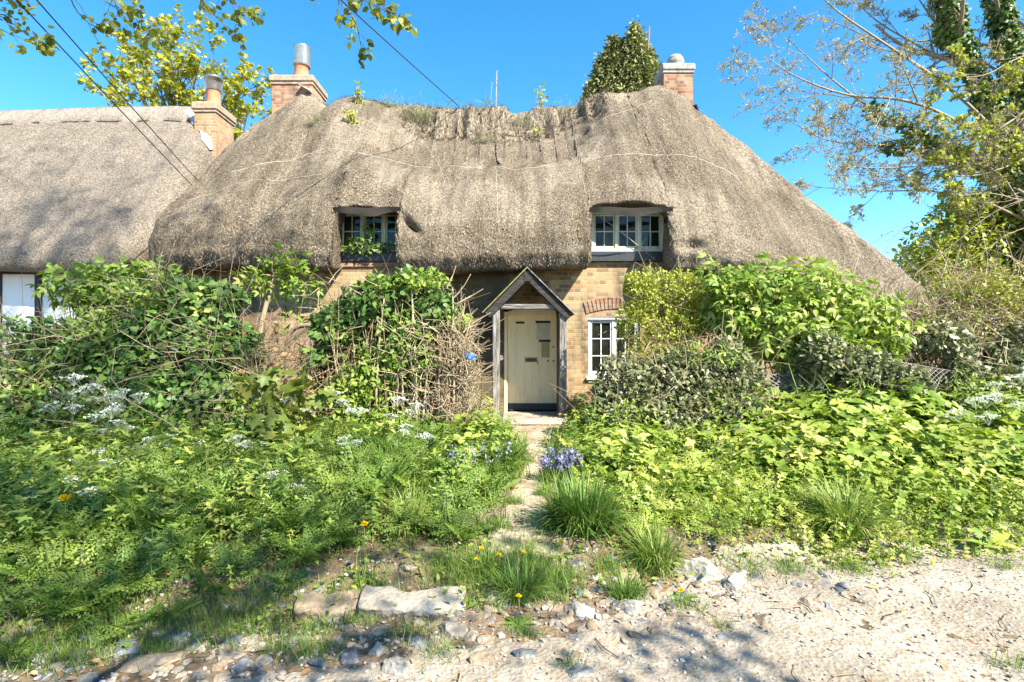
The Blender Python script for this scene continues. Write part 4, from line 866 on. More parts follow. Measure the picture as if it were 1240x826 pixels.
# overhead cables
def cable(pts, label, r=.011):
    p = np.array(pts); p[0] = p[0] + (p[0] - p[1]) * 2.2; t = np.linspace(0, 1, 30)[:, None]; q = p[0] * (1 - t) + p[1] * t; q[:, 2] -= (4 * .12 * t * (1 - t))[:, 0]
    g = G(); tube(g, q, r, 5); tag(g.build("overhead_cable", M['cable'], smooth=True), label, "cable", "cables over the roofs")
cable([at(-10, -45, 5.2), at(232, 224, 10.3)], "left one of two thin dark cables crossing the neighbouring thatch", .008)
cable([at(16, -45, 5.2), at(246, 226, 10.6)], "right one of two thin dark cables crossing the neighbouring thatch", .008)
cable([at(380, -40, 6.5), at(556, 129, 12.1)], "single thin cable slanting down to the middle of the cottage ridge", .009)
# ------------------------------------------------------------------ hedges and bushes
def A(px, py, Y, rx, ry, rz): return (*at(px, py, Y), rx, ry, rz)
def inv(o_): return Matrix.Translation(-np.asarray(o_, float))
def base(px, Y): x = (px - CX) / F * Y; return (x, Y, th(x, Y))
# left side, from the white wall towards the porch
bush("elder_bush", base(130, 7.6), [A(110, 345, 7.6, .55, .4, .28), A(165, 350, 7.5, .5, .4, .3), A(200, 345, 7.6, .35, .35, .2), A(140, 380, 7.5, .6, .4, .25)], 620, ELDER, (.20, .34), 'fresh', "light green elder shoots in front of the white rendered wall", "bush", "left hedge", 34, .012, .2, shell=.9, droop=.2, tint=(0, .75), twigs=60, twl=(.3, .7))
bush("bramble_bush", base(70, 6.9), [A(45, 440, 6.9, .75, .5, .6), A(-40, 430, 7.0, .7, .5, .7), A(110, 430, 6.9, .6, .5, .5), A(60, 410, 7.1, .4, .4, .15)], 4200, OVAL, (.06, .12), 'ivy', "tangled dark bramble at the far left below the white wall", "bush", "left hedge", 40, .008, 1.0, twigs=260, twl=(.3, .8), tint=(.2, 1), leafname="foliage", shell=.8)
bush("ivy_mound", base(240, 7.1), [A(245, 365, 7.1, .55, .4, .3), A(220, 410, 7.0, .95, .5, .5), A(275, 425, 7.0, .45, .45, .4), A(150, 440, 6.9, .8, .5, .5), A(250, 470, 6.8, .8, .5, .4), A(190, 490, 6.7, .9, .4, .35)], 9500, IVY, (.065, .125), 'ivy', "big mound of glossy dark ivy over the left garden hedge", "ivy", "left hedge", 30, .012, .55, gsc=2.4, twigs=160, twl=(.4, .9), tint=(.05, 1), droop=.35, up=.25, shell=.55)
bush("brushwood_heap", base(320, 7.0), [A(300, 450, 6.9, .75, .4, .6), A(340, 480, 6.8, .6, .4, .5), A(215, 365, 7.2, .4, .35, .25), A(190, 375, 7.2, .5, .3, .3), A(290, 435, 7.1, .45, .35, .35), A(380, 470, 7.1, .35, .35, .45)], 260, OVALW, (.05, .10), 'deadleaf', "heap of dry brown brushwood between the ivy mound and tall hedge", "brushwood", "left hedge", 130, .007, .4, twigs=620, twl=(.3, 1.0), bend=.5, leafname="dead_leaves", twtint=(.05, .95))
o_ = base(322, 8.0); root = empty("elder_sapling", o_, "slender elder sapling with pale leaning trunk before the brick wall", "tree", "left hedge")
g = G(); p = smooth_path(pxl([(312, 500, 8.0), (312, 420, 8.0), (320, 375, 8.0), (333, 335, 8.0)])); tube(g, p, np.linspace(.05, .028, len(p)), 7, .75); tips = []; rs = np.random.default_rng(3)
for e in ((300, 335), (330, 318), (350, 330), (372, 345), (318, 345), (360, 322), (345, 345)): pts = smooth_path(np.array([p[-1 if e[0] != 318 else -6], (p[-1] + at(*e, 7.9)) / 2 + rs.normal(0, .05, 3), at(*e, 7.9)])); tube(g, pts, np.linspace(.018, .005, len(pts)), 5, .5); tips += [(pts[k], nrm(pts[-1] - pts[0])) for k in (len(pts) // 2, -2, -1)]
tube(g, smooth_path(pxl([(352, 500, 8.1), (345, 440, 8.1), (350, 400, 8.0), (372, 392, 7.9), (385, 400, 7.9)])), .035, 7, .6); tube(g, smooth_path(pxl([(398, 500, 7.8), (402, 460, 7.8), (390, 430, 7.8), (360, 415, 7.9)])), .022, 6, .4)
g.build("trunk", M['twig'], root).matrix_parent_inverse = inv(o_); g = G(); cluster(g, tips, 4, ELDER, (.18, .32), .06, (.1, .8), .5)
cluster(g, [(at(px_, py_, 8.1), np.array([0, 0, 1.])) for px_, py_ in ((360, 370), (375, 365), (365, 390), (350, 385), (382, 350), (340, 400))], 9, LANCE, (.10, .2), .12, (0, .6), .4); g.build("crown", M['fresh'], root).matrix_parent_inverse = inv(o_)

# tall overgrown hedge clump beside the path
o_ = base(490, 7.0); root = empty("overgrown_hedge", o_, "tall overgrown hedge left of the path, ivy on top, bare pale stems beneath", "hedge", "left hedge")
g = G(); 
for k in range(300):
    px_ = 395 + 165 * R() ** .8; Y = R(6.7, 7.5); b = at(px_ + R(-12, 12), 560, Y); top = at(px_ + R(-18, 18), R(345, 440), Y); b[2] = th(b[0], b[1]) - .05
    pts = smooth_path(np.array([b, b * .6 + top * .4 + rng.normal(0, .07, 3), b * .25 + top * .75 + rng.normal(0, .08, 3), top])); tube(g, pts, np.linspace(R(.006, .017), .004, len(pts)), 4, R(.1, .95), cap=False)
for px_, t_ in ((457, 362), (500, 350), (530, 365), (546, 348), (490, 420), (538, 400), (512, 440)):
    b = at(px_ + R(-6, 6), 560, 6.65); b[2] = th(b[0], b[1]) - .05; top = at(px_ + R(-4, 12), t_, 6.75); pts = smooth_path(np.array([b, b * .5 + top * .5 + rng.normal(0, .06, 3), top])); tube(g, pts, np.linspace(.020, .009, len(pts)), 6, R(.6, 1))
g.build("stem", M['twig'], root).matrix_parent_inverse = inv(o_)
g = G()
for k in range(2600):
    u = R() ** .55; px_ = 470 + 102 * u; py_ = R(395, 585); Y = R(6.55, 7.4); p0 = at(px_, py_, Y); l = R(.12, .45); v = nrm(rng.normal(0, 1, 3) * (.75, .6, .9)); v[2] = abs(v[2]) * (1 if R() < .8 else -1)
    if px_ > 568 and py_ < 430: continue
    tube(g, np.array([p0, p0 + v * l * .5 + rng.normal(0, .03, 3), p0 + v * l + rng.normal(0, .07, 3)]), [R(.003, .008), .005, .003], 3, R(.35, 1) ** .7, cap=False)
for k in range(420):
    p0 = at(R(385, 560), R(340, 520), R(6.7, 7.4)); l = R(.2, .6); v = nrm(rng.normal(0, 1, 3)); tube(g, np.array([p0, p0 + v * l * .5 + rng.normal(0, .05, 3), p0 + v * l]), [.006, .004, .002], 3, R(.1, .9), cap=False)
for q in ([(545, 365), (560, 350), (570, 332)], [(550, 370), (572, 358), (585, 350)], [(556, 400), (575, 395), (582, 388)], [(540, 350), (548, 335), (552, 322)]): tube(g, smooth_path(pxl([(*a, 6.9) for a in q])), [.012] * 6 + [.005] * (len(smooth_path(pxl([(*a, 6.9) for a in q]))) - 6), 4, .8)
g.build("twig", M['twig'], root).matrix_parent_inverse = inv(o_)
def leafblob(g, blobs, n, tmpl, size, tint=(0, 1), gap=.5, gsc=3, droop=.3, up=.3, shell=.6, outer=.55):
    B = np.array(blobs, float); vol = B[:, 3] * B[:, 4] * B[:, 5]; m_ = int(n * (1 + gap * 1.2)); b = B[rng.choice(len(B), m_, p=vol ** .75 / (vol ** .75).sum())]; d = rdir(m_)
    p = b[:, :3] + d * b[:, 3:] * (R(0, 1, m_) ** (shell * .6 + .05) * (1 + .22 * fbm(b[:, :3] * 3 + d * 2.2, 13, 3)))[:, None]; k = fbm(p * gsc, 23, 3) > -1 + gap * .95; p = p[k]; d = d[k]; m_ = len(p)
    scatter(g, tmpl, p, frames(nrm(d * outer + rdir(m_) * .8 + np.array([0, 0, -droop])), nrm(d * .5 + np.array([0, -.15, up]) + rdir(m_) * .55)), R(*size, m_), np.clip(R(*tint, m_) * .7 + .15 + .3 * fbm(p * 1.8, 31, 2), 0, 1))
g = G(); leafblob(g, [A(505, 350, 7.0, .42, .35, .24), A(450, 365, 7.0, .45, .35, .28), A(410, 395, 7.0, .35, .3, .3), A(530, 375, 6.9, .25, .3, .25), A(395, 440, 7.0, .25, .3, .35), A(500, 400, 7.0, .4, .3, .3), A(450, 440, 7.1, .5, .25, .5), A(515, 450, 7.0, .25, .3, .4)], 3300, IVY, (.06, .12), (.1, 1), .8, 3.2); g.build("ivy", M['ivy'], root).matrix_parent_inverse = inv(o_)
g = G(); leafblob(g, [A(510, 340, 6.95, .4, .35, .15), A(465, 345, 6.95, .35, .3, .15), A(445, 470, 6.8, .4, .3, .5), A(470, 520, 6.7, .5, .3, .3), A(550, 385, 6.8, .2, .2, .15), A(420, 480, 6.8, .3, .3, .35), A(490, 420, 6.8, .5, .3, .5)], 2600, OVAL, (.05, .095), (0, .9), .6, 3); g.build("foliage", M['fresh'], root).matrix_parent_inverse = inv(o_)
q = at(571, 432, 6.6); g = G(); bbox(g, (0, 0, 0), (.10, .03, .085), .01, Matrix.Rotation(.3, 4, 'Y')); bbox(g, (-.06, .0, .012), (.05, .035, .06), .01, Matrix.Rotation(-.4, 4, 'Y')); tag(g.build("plastic_tag", M['bluetag'], origin=None), "small blue plastic scrap caught on the edge of the tall hedge", "tag").location = tuple(q)

# sycamore sapling with broad leaves, in front of the brushwood
bush("sycamore_sapling", base(335, 5.7), [A(325, 465, 5.8, .32, .25, .16), A(345, 500, 5.7, .35, .28, .22), A(330, 530, 5.6, .4, .28, .2), A(375, 470, 5.8, .22, .2, .15), A(300, 520, 5.7, .2, .2, .15)], 120, MAPLE, (.11, .21), 'syc', "young sycamore with broad yellow green leaves before the brushwood heap", "tree", "left hedge", 16, .010, 0, up=.7, droop=.35, outer=.6, shell=.9, stemmat='stemg', tint=(.1, .9))
bush("undergrowth_bush", base(160, 6.1), [A(60, 520, 6.2, .9, .4, .45), A(180, 530, 6.1, .9, .4, .4), A(290, 560, 6.0, .7, .4, .3), A(-30, 500, 6.2, .7, .5, .5)], 3400, OVAL, (.06, .12), 'ivy', "shaded low undergrowth at the foot of the ivy mound", "bush", "left hedge", 50, .007, .7, twigs=300, twl=(.3, .8), tint=(.2, 1))

bush("hedge_shrub", base(200, 6.7), [A(120, 420, 6.75, .6, .3, .35), A(230, 440, 6.6, .6, .3, .35), A(60, 480, 6.6, .7, .3, .4), A(290, 500, 6.5, .6, .3, .35), A(180, 360, 6.9, .5, .3, .2), A(370, 470, 6.9, .3, .3, .4)], 2400, OVAL, (.05, .095), 'fresh', "light leaved shrub stems threading through the ivy mound and brushwood", "shrub", "left hedge", 50, .007, 1.0, twigs=260, twl=(.3, .7), tint=(0, .9), twtint=(.3, 1))
# ---- right side
bush("privet_bush", base(800, 7.9), [A(790, 355, 7.9, .38, .35, .35), A(825, 350, 7.9, .35, .35, .28), A(770, 390, 7.9, .32, .3, .35), A(815, 400, 7.9, .5, .35, .38), A(845, 385, 8.0, .25, .3, .3), A(790, 440, 7.8, .5, .35, .35), A(765, 345, 7.9, .15, .2, .2)], 9500, OVAL, (.03, .062), 'privet', "upright yellow green privet bush beside the ground floor window", "bush", "right hedge", 60, .008, .75, gsc=5, up=.6, outer=.7, shell=.8, twigs=220, twl=(.2, .5), tint=(0, 1), droop=-.5)
bush("elder_bush", base(960, 7.5), [A(920, 345, 7.6, .5, .4, .28), A(980, 350, 7.5, .55, .45, .3), A(1030, 375, 7.4, .5, .4, .35), A(950, 390, 7.4, .65, .45, .4), A(1000, 420, 7.3, .6, .4, .35), A(885, 370, 7.6, .3, .3, .4), A(1060, 400, 7.4, .3, .3, .3), A(870, 335, 7.7, .2, .25, .2)], 1300, ELDER, (.19, .34), 'fresh', "big bright green elder bush behind the wire fence", "bush", "right hedge", 40, .016, .35, gsc=2.4, droop=.35, up=.5, shell=.6, twigs=50, twl=(.4, .9), tint=(.2, 1))
bush("ivy_thicket", base(800, 6.9), [A(760, 470, 6.9, .5, .4, .42), A(830, 460, 6.9, .6, .4, .4), A(890, 470, 6.9, .45, .35, .4), A(740, 505, 6.7, .35, .35, .3), A(880, 435, 7.0, .3, .3, .3), A(800, 500, 6.7, .7, .35, .3), A(900, 510, 6.6, .5, .3, .3)], 8200, IVY, (.035, .075), 'ivygrey', "grey green ivy thicket right of the porch, below the privet", "ivy", "right hedge", 60, .008, .75, gsc=4.5, twigs=500, twl=(.2, .6), tint=(0, 1), shell=.5)
bush("bare_thicket", base(1120, 7.9), [A(1100, 400, 7.9, .45, .4, .6), A(1150, 380, 8.0, .45, .4, .5), A(1060, 390, 7.8, .25, .3, .5)], 420, OVAL, (.04, .09), 'fresh', "thicket of bare tan branches in front of the roof's right corner", "thicket", "right hedge", 120, .016, .8, twigs=520, twl=(.3, .9), bend=.3, tint=(.2, 1), twtint=(.35, 1))
bush("hawthorn_hedge", base(1210, 7.9), [A(1190, 390, 8.0, .4, .4, .75), A(1240, 380, 8.0, .6, .5, .8), A(1200, 350, 8.1, .7, .4, .25), A(1290, 390, 8.0, .6, .5, .8), A(1150, 350, 8.1, .3, .3, .2)], 2400, OVAL, (.04, .085), 'privet', "unkempt hedge of upright stems at the far right edge", "hedge", "right hedge", 190, .012, 1.0, twigs=520, twl=(.3, .9), bend=.12, tint=(0, .9), twtint=(.25, .95))
bush("ivy_clump", base(1150, 7.3), [A(1040, 445, 6.9, .5, .3, .3), A(1085, 470, 6.8, .4, .3, .3), A(995, 430, 6.9, .3, .3, .3), A(1215, 460, 6.8, .5, .3, .4), A(1190, 440, 7.3, .5, .35, .4), A(1250, 430, 7.3, .5, .35, .5), A(1140, 410, 7.4, .4, .3, .25), A(970, 470, 7.1, .4, .25, .3)], 7500, IVY, (.04, .085), 'ivygrey', "ivy sprawling along the wire fence under the bare branches", "ivy", "right hedge", 50, .008, .8, gsc=3.6, twigs=300, twl=(.2, .6), tint=(0, 1))
bush("young_maple", base(1110, 6.4), [A(1105, 470, 6.4, .25, .2, .14), A(1080, 500, 6.3, .3, .25, .18), A(1120, 490, 6.3, .25, .25, .15), A(1050, 480, 6.4, .25, .2, .15)], 130, MAPLE, (.06, .125), 'fresh', "young maple shoots with pale yellow leaves above the nettles", "plant", "right hedge", 14, .007, 0, up=.7, droop=.3, shell=.9, stemmat='stemg')

bush("goosegrass_tangle", base(900, 6.6), [A(780, 505, 6.55, .5, .2, .2), A(900, 490, 6.6, .6, .2, .25), A(1010, 480, 6.6, .6, .2, .25), A(1180, 480, 6.6, .6, .2, .3), A(860, 430, 6.7, .5, .2, .15), A(740, 500, 6.4, .3, .2, .25)], 1500, LANCE, (.05, .10), 'fresh', "pale green goosegrass scrambling over the grey green ivy thicket", "plant", "right hedge", 40, .004, 1.0, twigs=120, twl=(.2, .5), stemmat='stemg', tint=(.2, 1))
# chain-link fence
o_ = base(1000, 7.05); root = empty("chain_link_fence", o_, "sagging chain link fence half buried in ivy right of the porch", "fence")
g = G(); cell = .085
def fz(x): return 1.26 + .10 * math.sin(x * 1.7) - .14 * math.exp(-((x - 3.9) / .5) ** 2)
def fpt(u, v):   # u along, v height 0..1
    x = 1.3 + u; return np.array([x + .05 * vn(np.array([[x * 2, v * 2, 0]]), 3)[0], 6.98 + .24 * vn(np.array([[x * 1.3, v * 1.5, 5]]), 4)[0] + .05 * v, th(x, 7.0) + .05 + v * (fz(x) - th(x, 7.) - .05)])
Hc = 15; ncell = 68
for s in (0, 1):
    for k in range(-Hc, ncell + Hc):
        pts = []
        for j in range(Hc + 1):
            c = k + (j if s else -j)
            if 0 <= c <= ncell: pts.append(fpt(c * cell, j / Hc))
        if len(pts) > 1: tube(g, np.array(pts), .005, 3, .5, cap=False)
tube(g, np.array([fpt(u, 1) for u in np.linspace(0, ncell * cell, 60)]), .006, 4, .5)
g.build("wire_mesh", M['wire'], root).matrix_parent_inverse = inv(o_)
for u in (.2, 2.0, 3.6, 5.4):
    g = G(); p = fpt(u, 0); tube(g, np.array([[p[0], 7.06, -.1], [p[0] + R(-.03, .03), 7.07, 1.22]]), .035, 8, .5); g.build("post", M['grey_wood'], root).matrix_parent_inverse = inv(o_)
# ------------------------------------------------------------------ ground layer
def pts_in(n, x0, x1, y0, y1, f):
    x, y = R(x0, x1, n), R(y0, y1, n); k = (np.abs(x) < .985 * y + .45) & f(x, y); return x[k], y[k]
def vegd(x, y): return y - YE(x) + n2(x, y, 1.3, 61) * .28
FRON = [join([xf(FRONDS[(k + q) % 4], (0, 0, 0), q * 1.05 + .3 * k, .75 - .12 * (q % 3), 0, .8 + .07 * ((q * 3) % 4)) for q in range(6)]) for k in range(4)]
# left herb bank : feathery rosettes
def LB(x, y): return np.minimum(sst(.05, .6, vegd(x, y) + .30 * sst(-1.2, -2.2, x) - .40 * np.exp(-((x + .8) / .7) ** 2)), sst(.02, .3, pathd(x, y))) * (x < .3)
g = G()
x, y = pts_in(1700, -7.5, .3, 2.4, 6.9, lambda x, y: (R(0, 1, len(x)) < LB(x, y)) & (x < PX(y)))
h = .05 + .20 * sst(.1, 1.4, vegd(x, y)) * R(.1, 1.5, len(x)) * (.5 + .5 * sst(0, .8, pathd(x, y)))
for k in range(4):
    m_ = np.arange(len(x)) % 4 == k; p = np.stack([x[m_], y[m_], TH(x[m_], y[m_]) + h[m_] * .6], -1)
    scatter(g, FRON[k], p, yawM(m_.sum(), .7), R(.16, .32, m_.sum()) * (.75 + .4 * sst(.2, 1.4, vegd(x[m_], y[m_]))), np.clip(R(.05, .75, m_.sum()) + .25 * n2(x[m_], y[m_], 1.2, 77), 0, 1))
HERB = tag(g.build("herb_cover", M['herb']), kind='stuff')
# leafy shoots with opposite leaves (nettles, ground elder)
def shoot(seed, nw=5, leaf=OVAL, ll=.22):
    r = random.Random(seed); ps = []
    for k in range(nw):
        t = .25 + .75 * k / (nw - 1); 
        for q in range(2 if k < nw - 1 else 4):
            yaw = q * (math.pi if k < nw - 1 else math.pi / 2) + k * math.pi / 2 + r.uniform(-.3, .3); ps.append(xf(leaf, (0, 0, t), yaw, -.25 + r.uniform(-.35, .3) + (.5 if k == nw - 1 else 0), r.uniform(-.3, .3), ll * (1.15 - .5 * t) * r.uniform(.85, 1.2)))
    ps.append((np.array([[.006, 0, 0], [-.006, 0, 0], [0, .004, 1], [0, 0.012, 0]]), np.array([[0, 1, 2], [0, 2, 3]]))); return join(ps)
SHO = [shoot(k, 6, OVAL, .20) for k in range(4)]
def shoots(name, mat, x, y, h, tint, tm=SHO, wide=1.0, tilt=.5):
    g = G()
    for k in range(len(tm)):
        m_ = np.arange(len(x)) % len(tm) == k; p = np.stack([x[m_], y[m_], TH(x[m_], y[m_]) - .02], -1); Mx = yawM(m_.sum(), tilt); Mx = Mx.copy(); Mx[:, :, :2] *= wide
        scatter(g, tm[k], p, Mx, h[m_], np.clip(R(*tint, m_.sum()) + .3 * n2(x[m_], y[m_], 1.1, 78), 0, 1))
    return tag(g.build(name, M[mat]), kind='stuff')
RB = lambda x, y: np.minimum(sst(-.12, .6, vegd(x, y) + .35 * sst(1.3, 2.2, x) - .2 * np.exp(-((x - 1.2) / .6) ** 2)), sst(.05, .4, pathd(x, y) - .12 * np.exp(-((y - 5) / .8) ** 2)))
x, y = pts_in(15000, .3, 8.2, 3.2, 7.1, lambda x, y: (x > PX(y)) & (R(0, 1, len(x)) < RB(x, y)))
h = (.05 + (.24 + .24 * sst(1.6, 4.5, x)) * np.clip((vegd(x, y) + .3 * sst(1.3, 2.2, x)) / 2.4, 0, 1) ** .8) * R(.3, 1.6, len(x)) * (.45 + .55 * sst(0, .7, pathd(x, y))) * (1 + .6 * n2(x, y, 1.5, 111)); shoots("nettle_bed", 'herbR', x, y, h, (.2, 1), SHO + [shoot(k + 60, 6, OVALW, .24) for k in range(3)], tilt=.85)
x, y = pts_in(900, .3, 8.2, 3.2, 7.0, lambda x, y: (x > PX(y)) & (vegd(x, y) > .12) & (R(0, 1, len(x)) < RB(x, y) * .8)); g = G()
for k in range(4):
    m_ = np.arange(len(x)) % 4 == k; scatter(g, FRON[k], np.stack([x[m_], y[m_], TH(x[m_], y[m_]) + .02 + .15 * sst(.2, 1.6, vegd(x[m_], y[m_])) * R(0, 1, m_.sum())], -1), yawM(m_.sum(), .6), R(.14, .3, m_.sum()), R(.2, 1, m_.sum()))
tag(g.build("feathery_cover", M['herbR']), kind='stuff')
x, y = pts_in(9500, .3, 8.2, 3.2, 6.8, lambda x, y: (x > PX(y)) & (R(0, 1, len(x)) < RB(x, y)) & (n2(x, y, .9, 64) > -.05))
h = (.08 + (.22 + .2 * sst(1.6, 4.5, x)) * np.clip(vegd(x, y) / 2.2, 0, 1)) * R(.5, 1.4, len(x)) * (1 + .5 * n2(x, y, 1.5, 111)); shoots("broadleaf_cover", 'fresh', x, y, h, (.1, .9), [shoot(k + 9, 6, OVAL if k else LANCE, .215) for k in range(3)])
x, y = pts_in(7000, -7.5, .3, 2.4, 7.2, lambda x, y: (x < PX(y)) & (R(0, 1, len(x)) < LB(x, y)) & ((n2(x, y, .8, 65) > -.15) | (pathd(x, y) < .6)))
h = (.08 + .20 * sst(.1, 1.6, vegd(x, y))) * R(.4, 1.9, len(x)) * (.55 + .45 * sst(0, .5, pathd(x, y))); shoots("cleavers_cover", 'herb', x, y, h, (.3, 1), SHO + [shoot(k + 20, 7, LANCE, .17) for k in range(4)])
# bright growth flanking the path near the porch
x, y = pts_in(1500, -1.6, 2.4, 5.0, 9.2, lambda x, y: (pathd(x, y) > -.05) & (pathd(x, y) < .75) & ((y < 8.5) | (pathd(x, y) > .15)))
h = (.12 + .3 * sst(.1, .6, pathd(x, y))) * R(.5, 1.2, len(x)); shoots("pathside_weeds", 'herbR', x, y, h, (.1, .9), SHO + [shoot(40, 4, OVALW, .42)])
# grass
def blades(g, x, y, hh, tint, bend=(0, 4), z0=-.01, wide=1.0):
    for k in range(4):
        m_ = np.arange(len(x)) % 4 == k; Mx = yawM(m_.sum(), .35); scatter(g, BLADES[k], np.stack([x[m_], y[m_], TH(x[m_], y[m_]) + z0], -1), Mx, hh[m_], tint[m_])
g = G()
x, y = pts_in(60000, -6, 6.8, 1.9, 6.8, lambda x, y: (R(0, 1, len(x)) < np.clip(sst(-.05, .25, vegd(x, y)) * (n2(x, y, 1.5, 66) > -.28) * sst(-.1, .1, pathd(x, y) + .25 * (y < 4.3)) + .6 * (np.hypot(x - .0, y - 3.75) < .55), 0, 1)))
hh = R(.05, .18, len(x)) * (.6 + 1.5 * sst(.1, 2.2, vegd(x, y))); blades(g, x, y, hh, np.clip(R(.1, .8, len(x)) + .3 * sst(0, 2, x) + .5 * (R(0, 1, len(x)) < .08) + .2 * n2(x, y, 2, 67), 0, 1))
tag(g.build("grass_cover", M['grass']), kind='stuff')
g = G()     # wisps on the lane edge
for cx_, cy_, r_, n_ in [(*ground_at(px, py)[:2], r, n) for px, py, r, n in ((560, 700, .25, 1100), (620, 700, .28, 1900), (660, 715, .2, 1100), (540, 690, .2, 700), (650, 690, .2, 900), (690, 700, .12, 400), (740, 690, .14, 500), (590, 735, .12, 250), (500, 770, .15, 200), (440, 755, .1, 150), (830, 735, .12, 200), (900, 690, .2, 500), (955, 690, .15, 400), (1030, 690, .15, 300), (1095, 675, .1, 200), (1215, 690, .08, 150), (780, 690, .15, 500), (760, 725, .1, 300), (50, 790, .25, 500), (240, 745, .2, 500), (120, 770, .25, 500), (330, 720, .2, 400), (380, 765, .12, 250), (640, 668, .2, 500), (1230, 810, .1, 120), (40, 770, .25, 700), (130, 755, .25, 700), (210, 770, .25, 600), (90, 800, .2, 350), (310, 750, .22, 600), (380, 790, .15, 250), (280, 770, .2, 450), (400, 735, .2, 500), (450, 715, .2, 500), (190, 790, .15, 300), (540, 795, .12, 150), (640, 770, .1, 120), (350, 790, .15, 250), (600, 640, .12, 500), (668, 640, .08, 300), (655, 600, .06, 250), (622, 610, .08, 350), (645, 690, .15, 700), (870, 760, .06, 60), (690, 810, .05, 50))]:
    x = cx_ + rng.normal(0, r_ * .55, n_); y = cy_ + rng.normal(0, r_ * .4, n_); blades(g, x, y, R(.04, .13, n_), R(.1, .85, n_))
tag(g.build("verge_grass", M['grass']), kind='stuff')
g = G()     # thin upright stalks standing out of the herbs
x, y = pts_in(420, -7, 7.5, 2.6, 6.6, lambda x, y: (R(0, 1, len(x)) < np.maximum(LB(x, y), RB(x, y) * .7)) & (pathd(x, y) > .15))
for k in range(len(x)):
    h_ = R(.22, .62) * (.55 + .45 * float(sst(.2, 1.6, vegd(x[k:k+1], y[k:k+1]))[0])); z_ = th(x[k], y[k]); q = np.array([R(-.12, .12), R(-.12, .12), 1.0]) * h_
    P_ = np.array([[0, 0, 0], q * .5 + rng.normal(0, .012, 3), q]) + np.array([x[k], y[k], z_]); tube(g, smooth_path(P_), .0028, 3, R(.2, 1), cap=False); m_ = 7; t_ = R(.35, 1, m_); dd = rdir(m_, -.2, .7)
    scatter(g, LANCE, P_[0] + q * t_[:, None], frames(dd, nrm(rdir(m_) + np.array([0, 0, .6]))), R(.03, .08, m_), R(.2, 1, m_))
tag(g.build("wild_stalks", M['stemg']), kind='stuff')
# small leafy weeds creeping on the bank
g = G()
x, y = pts_in(11000, -6, 6, 1.9, 5, lambda x, y: (vegd(x, y) > -.08) & (vegd(x, y) < .9) & (n2(x, y, 2.4, 68) > -.12) & (pathd(x, y) > -.12))
p = np.stack([x, y, TH(x, y) + R(.01, .07, len(x))], -1); scatter(g, OVAL, p, yawM(len(x), .8), R(.025, .06, len(x)), np.clip(R(.1, .9, len(x)) + .2 * sst(0, 2, x), 0, 1)); tag(g.build("creeping_weeds", M['herb']), kind='stuff')
# litter: dead leaves and twigs on lane and bank
g = G()
x, y = pts_in(3000, -5, 6.5, 1.6, 5.6, lambda x, y: R(0, 1, len(x)) < .12 + .75 * np.exp(-((vegd(x, y) - .1) / .3) ** 2)); p = np.stack([x, y, TH(x, y) + R(.012, .03, len(x))], -1)
scatter(g, OVAL, p, yawM(len(x), .35), R(.018, .06, len(x)), R(.1, 1, len(x))); tag(g.build("leaf_litter", M['deadleaf']), kind='stuff')
g = G()
for k in range(240):
    x, y = R(-3.5, 5), R(2.0, 4.6); z = th(x, y) + .014; a = R(0, 6.28); l = R(.05, .22)
    tube(g, np.array([[x, y, z], [x + l * .5 * math.cos(a), y + l * .5 * math.sin(a), th(x + l * .5 * math.cos(a), y + l * .5 * math.sin(a)) + .02], [x + l * math.cos(a + .2), y + l * math.sin(a + .2), th(x + l * math.cos(a + .2), y + l * math.sin(a + .2)) + .014]]), R(.0015, .004), 3, R(.0, .8), cap=False)
tag(g.build("fallen_twigs", M['twig']), kind='stuff')
# gravel
def ico(sub=1):
    bm = bmesh.new(); bmesh.ops.create_icosphere(bm, subdivisions=sub, radius=1); bm.verts.index_update(); V = np.array([v.co[:] for v in bm.verts]); T = np.array([[v.index for v in f.verts] for f in bm.faces]); bm.free(); return V, T
I0, I3 = ico(1), ico(4)
def pebl(seed):
    V = I0[0].copy(); r = np.random.default_rng(seed); V = V * (1 + r.uniform(-.25, .25, (len(V), 1))) * np.array([1, r.uniform(.6, .9), r.uniform(.35, .6)]); return V, I0[1]
g = G()
for k in range(5):
    n = 4200; x, y = R(-4, 7, n), R(1.6, 5.2, n); kk = (np.abs(x) < .985 * y + .4) & (R(0, 1, n) < sst(.5, -.15, y - YE(x)) * .95 + .05) & (n2(x, y, 2.0, 90 + k) > -.25); x, y = x[kk], y[kk]; s = .004 + .011 * R(0, 1, len(x)) ** 3
    scatter(g, pebl(k), np.stack([x, y, TH(x, y) + .008 + s * .15], -1), yawM(len(x), .3), s, np.clip(R(.15, .95, len(x)), 0, 1))
tag(g.build("gravel", M['pebble']), kind='stuff')
g = G(); 
for k in range(4):
    n = 300; x, y = R(-3.5, 1.5, n), R(1.9, 4.0, n); kk = np.abs(y - YE(x) + .15) < .55; x, y = x[kk], y[kk]; s = .012 + .022 * R(0, 1, len(x)) ** 2
    scatter(g, pebl(k + 11), np.stack([x, y, TH(x, y) + s * .2], -1), yawM(len(x), .4), s, R(0, .75, len(x)))
tag(g.build("flint_chips", M['pebble']), kind='stuff')

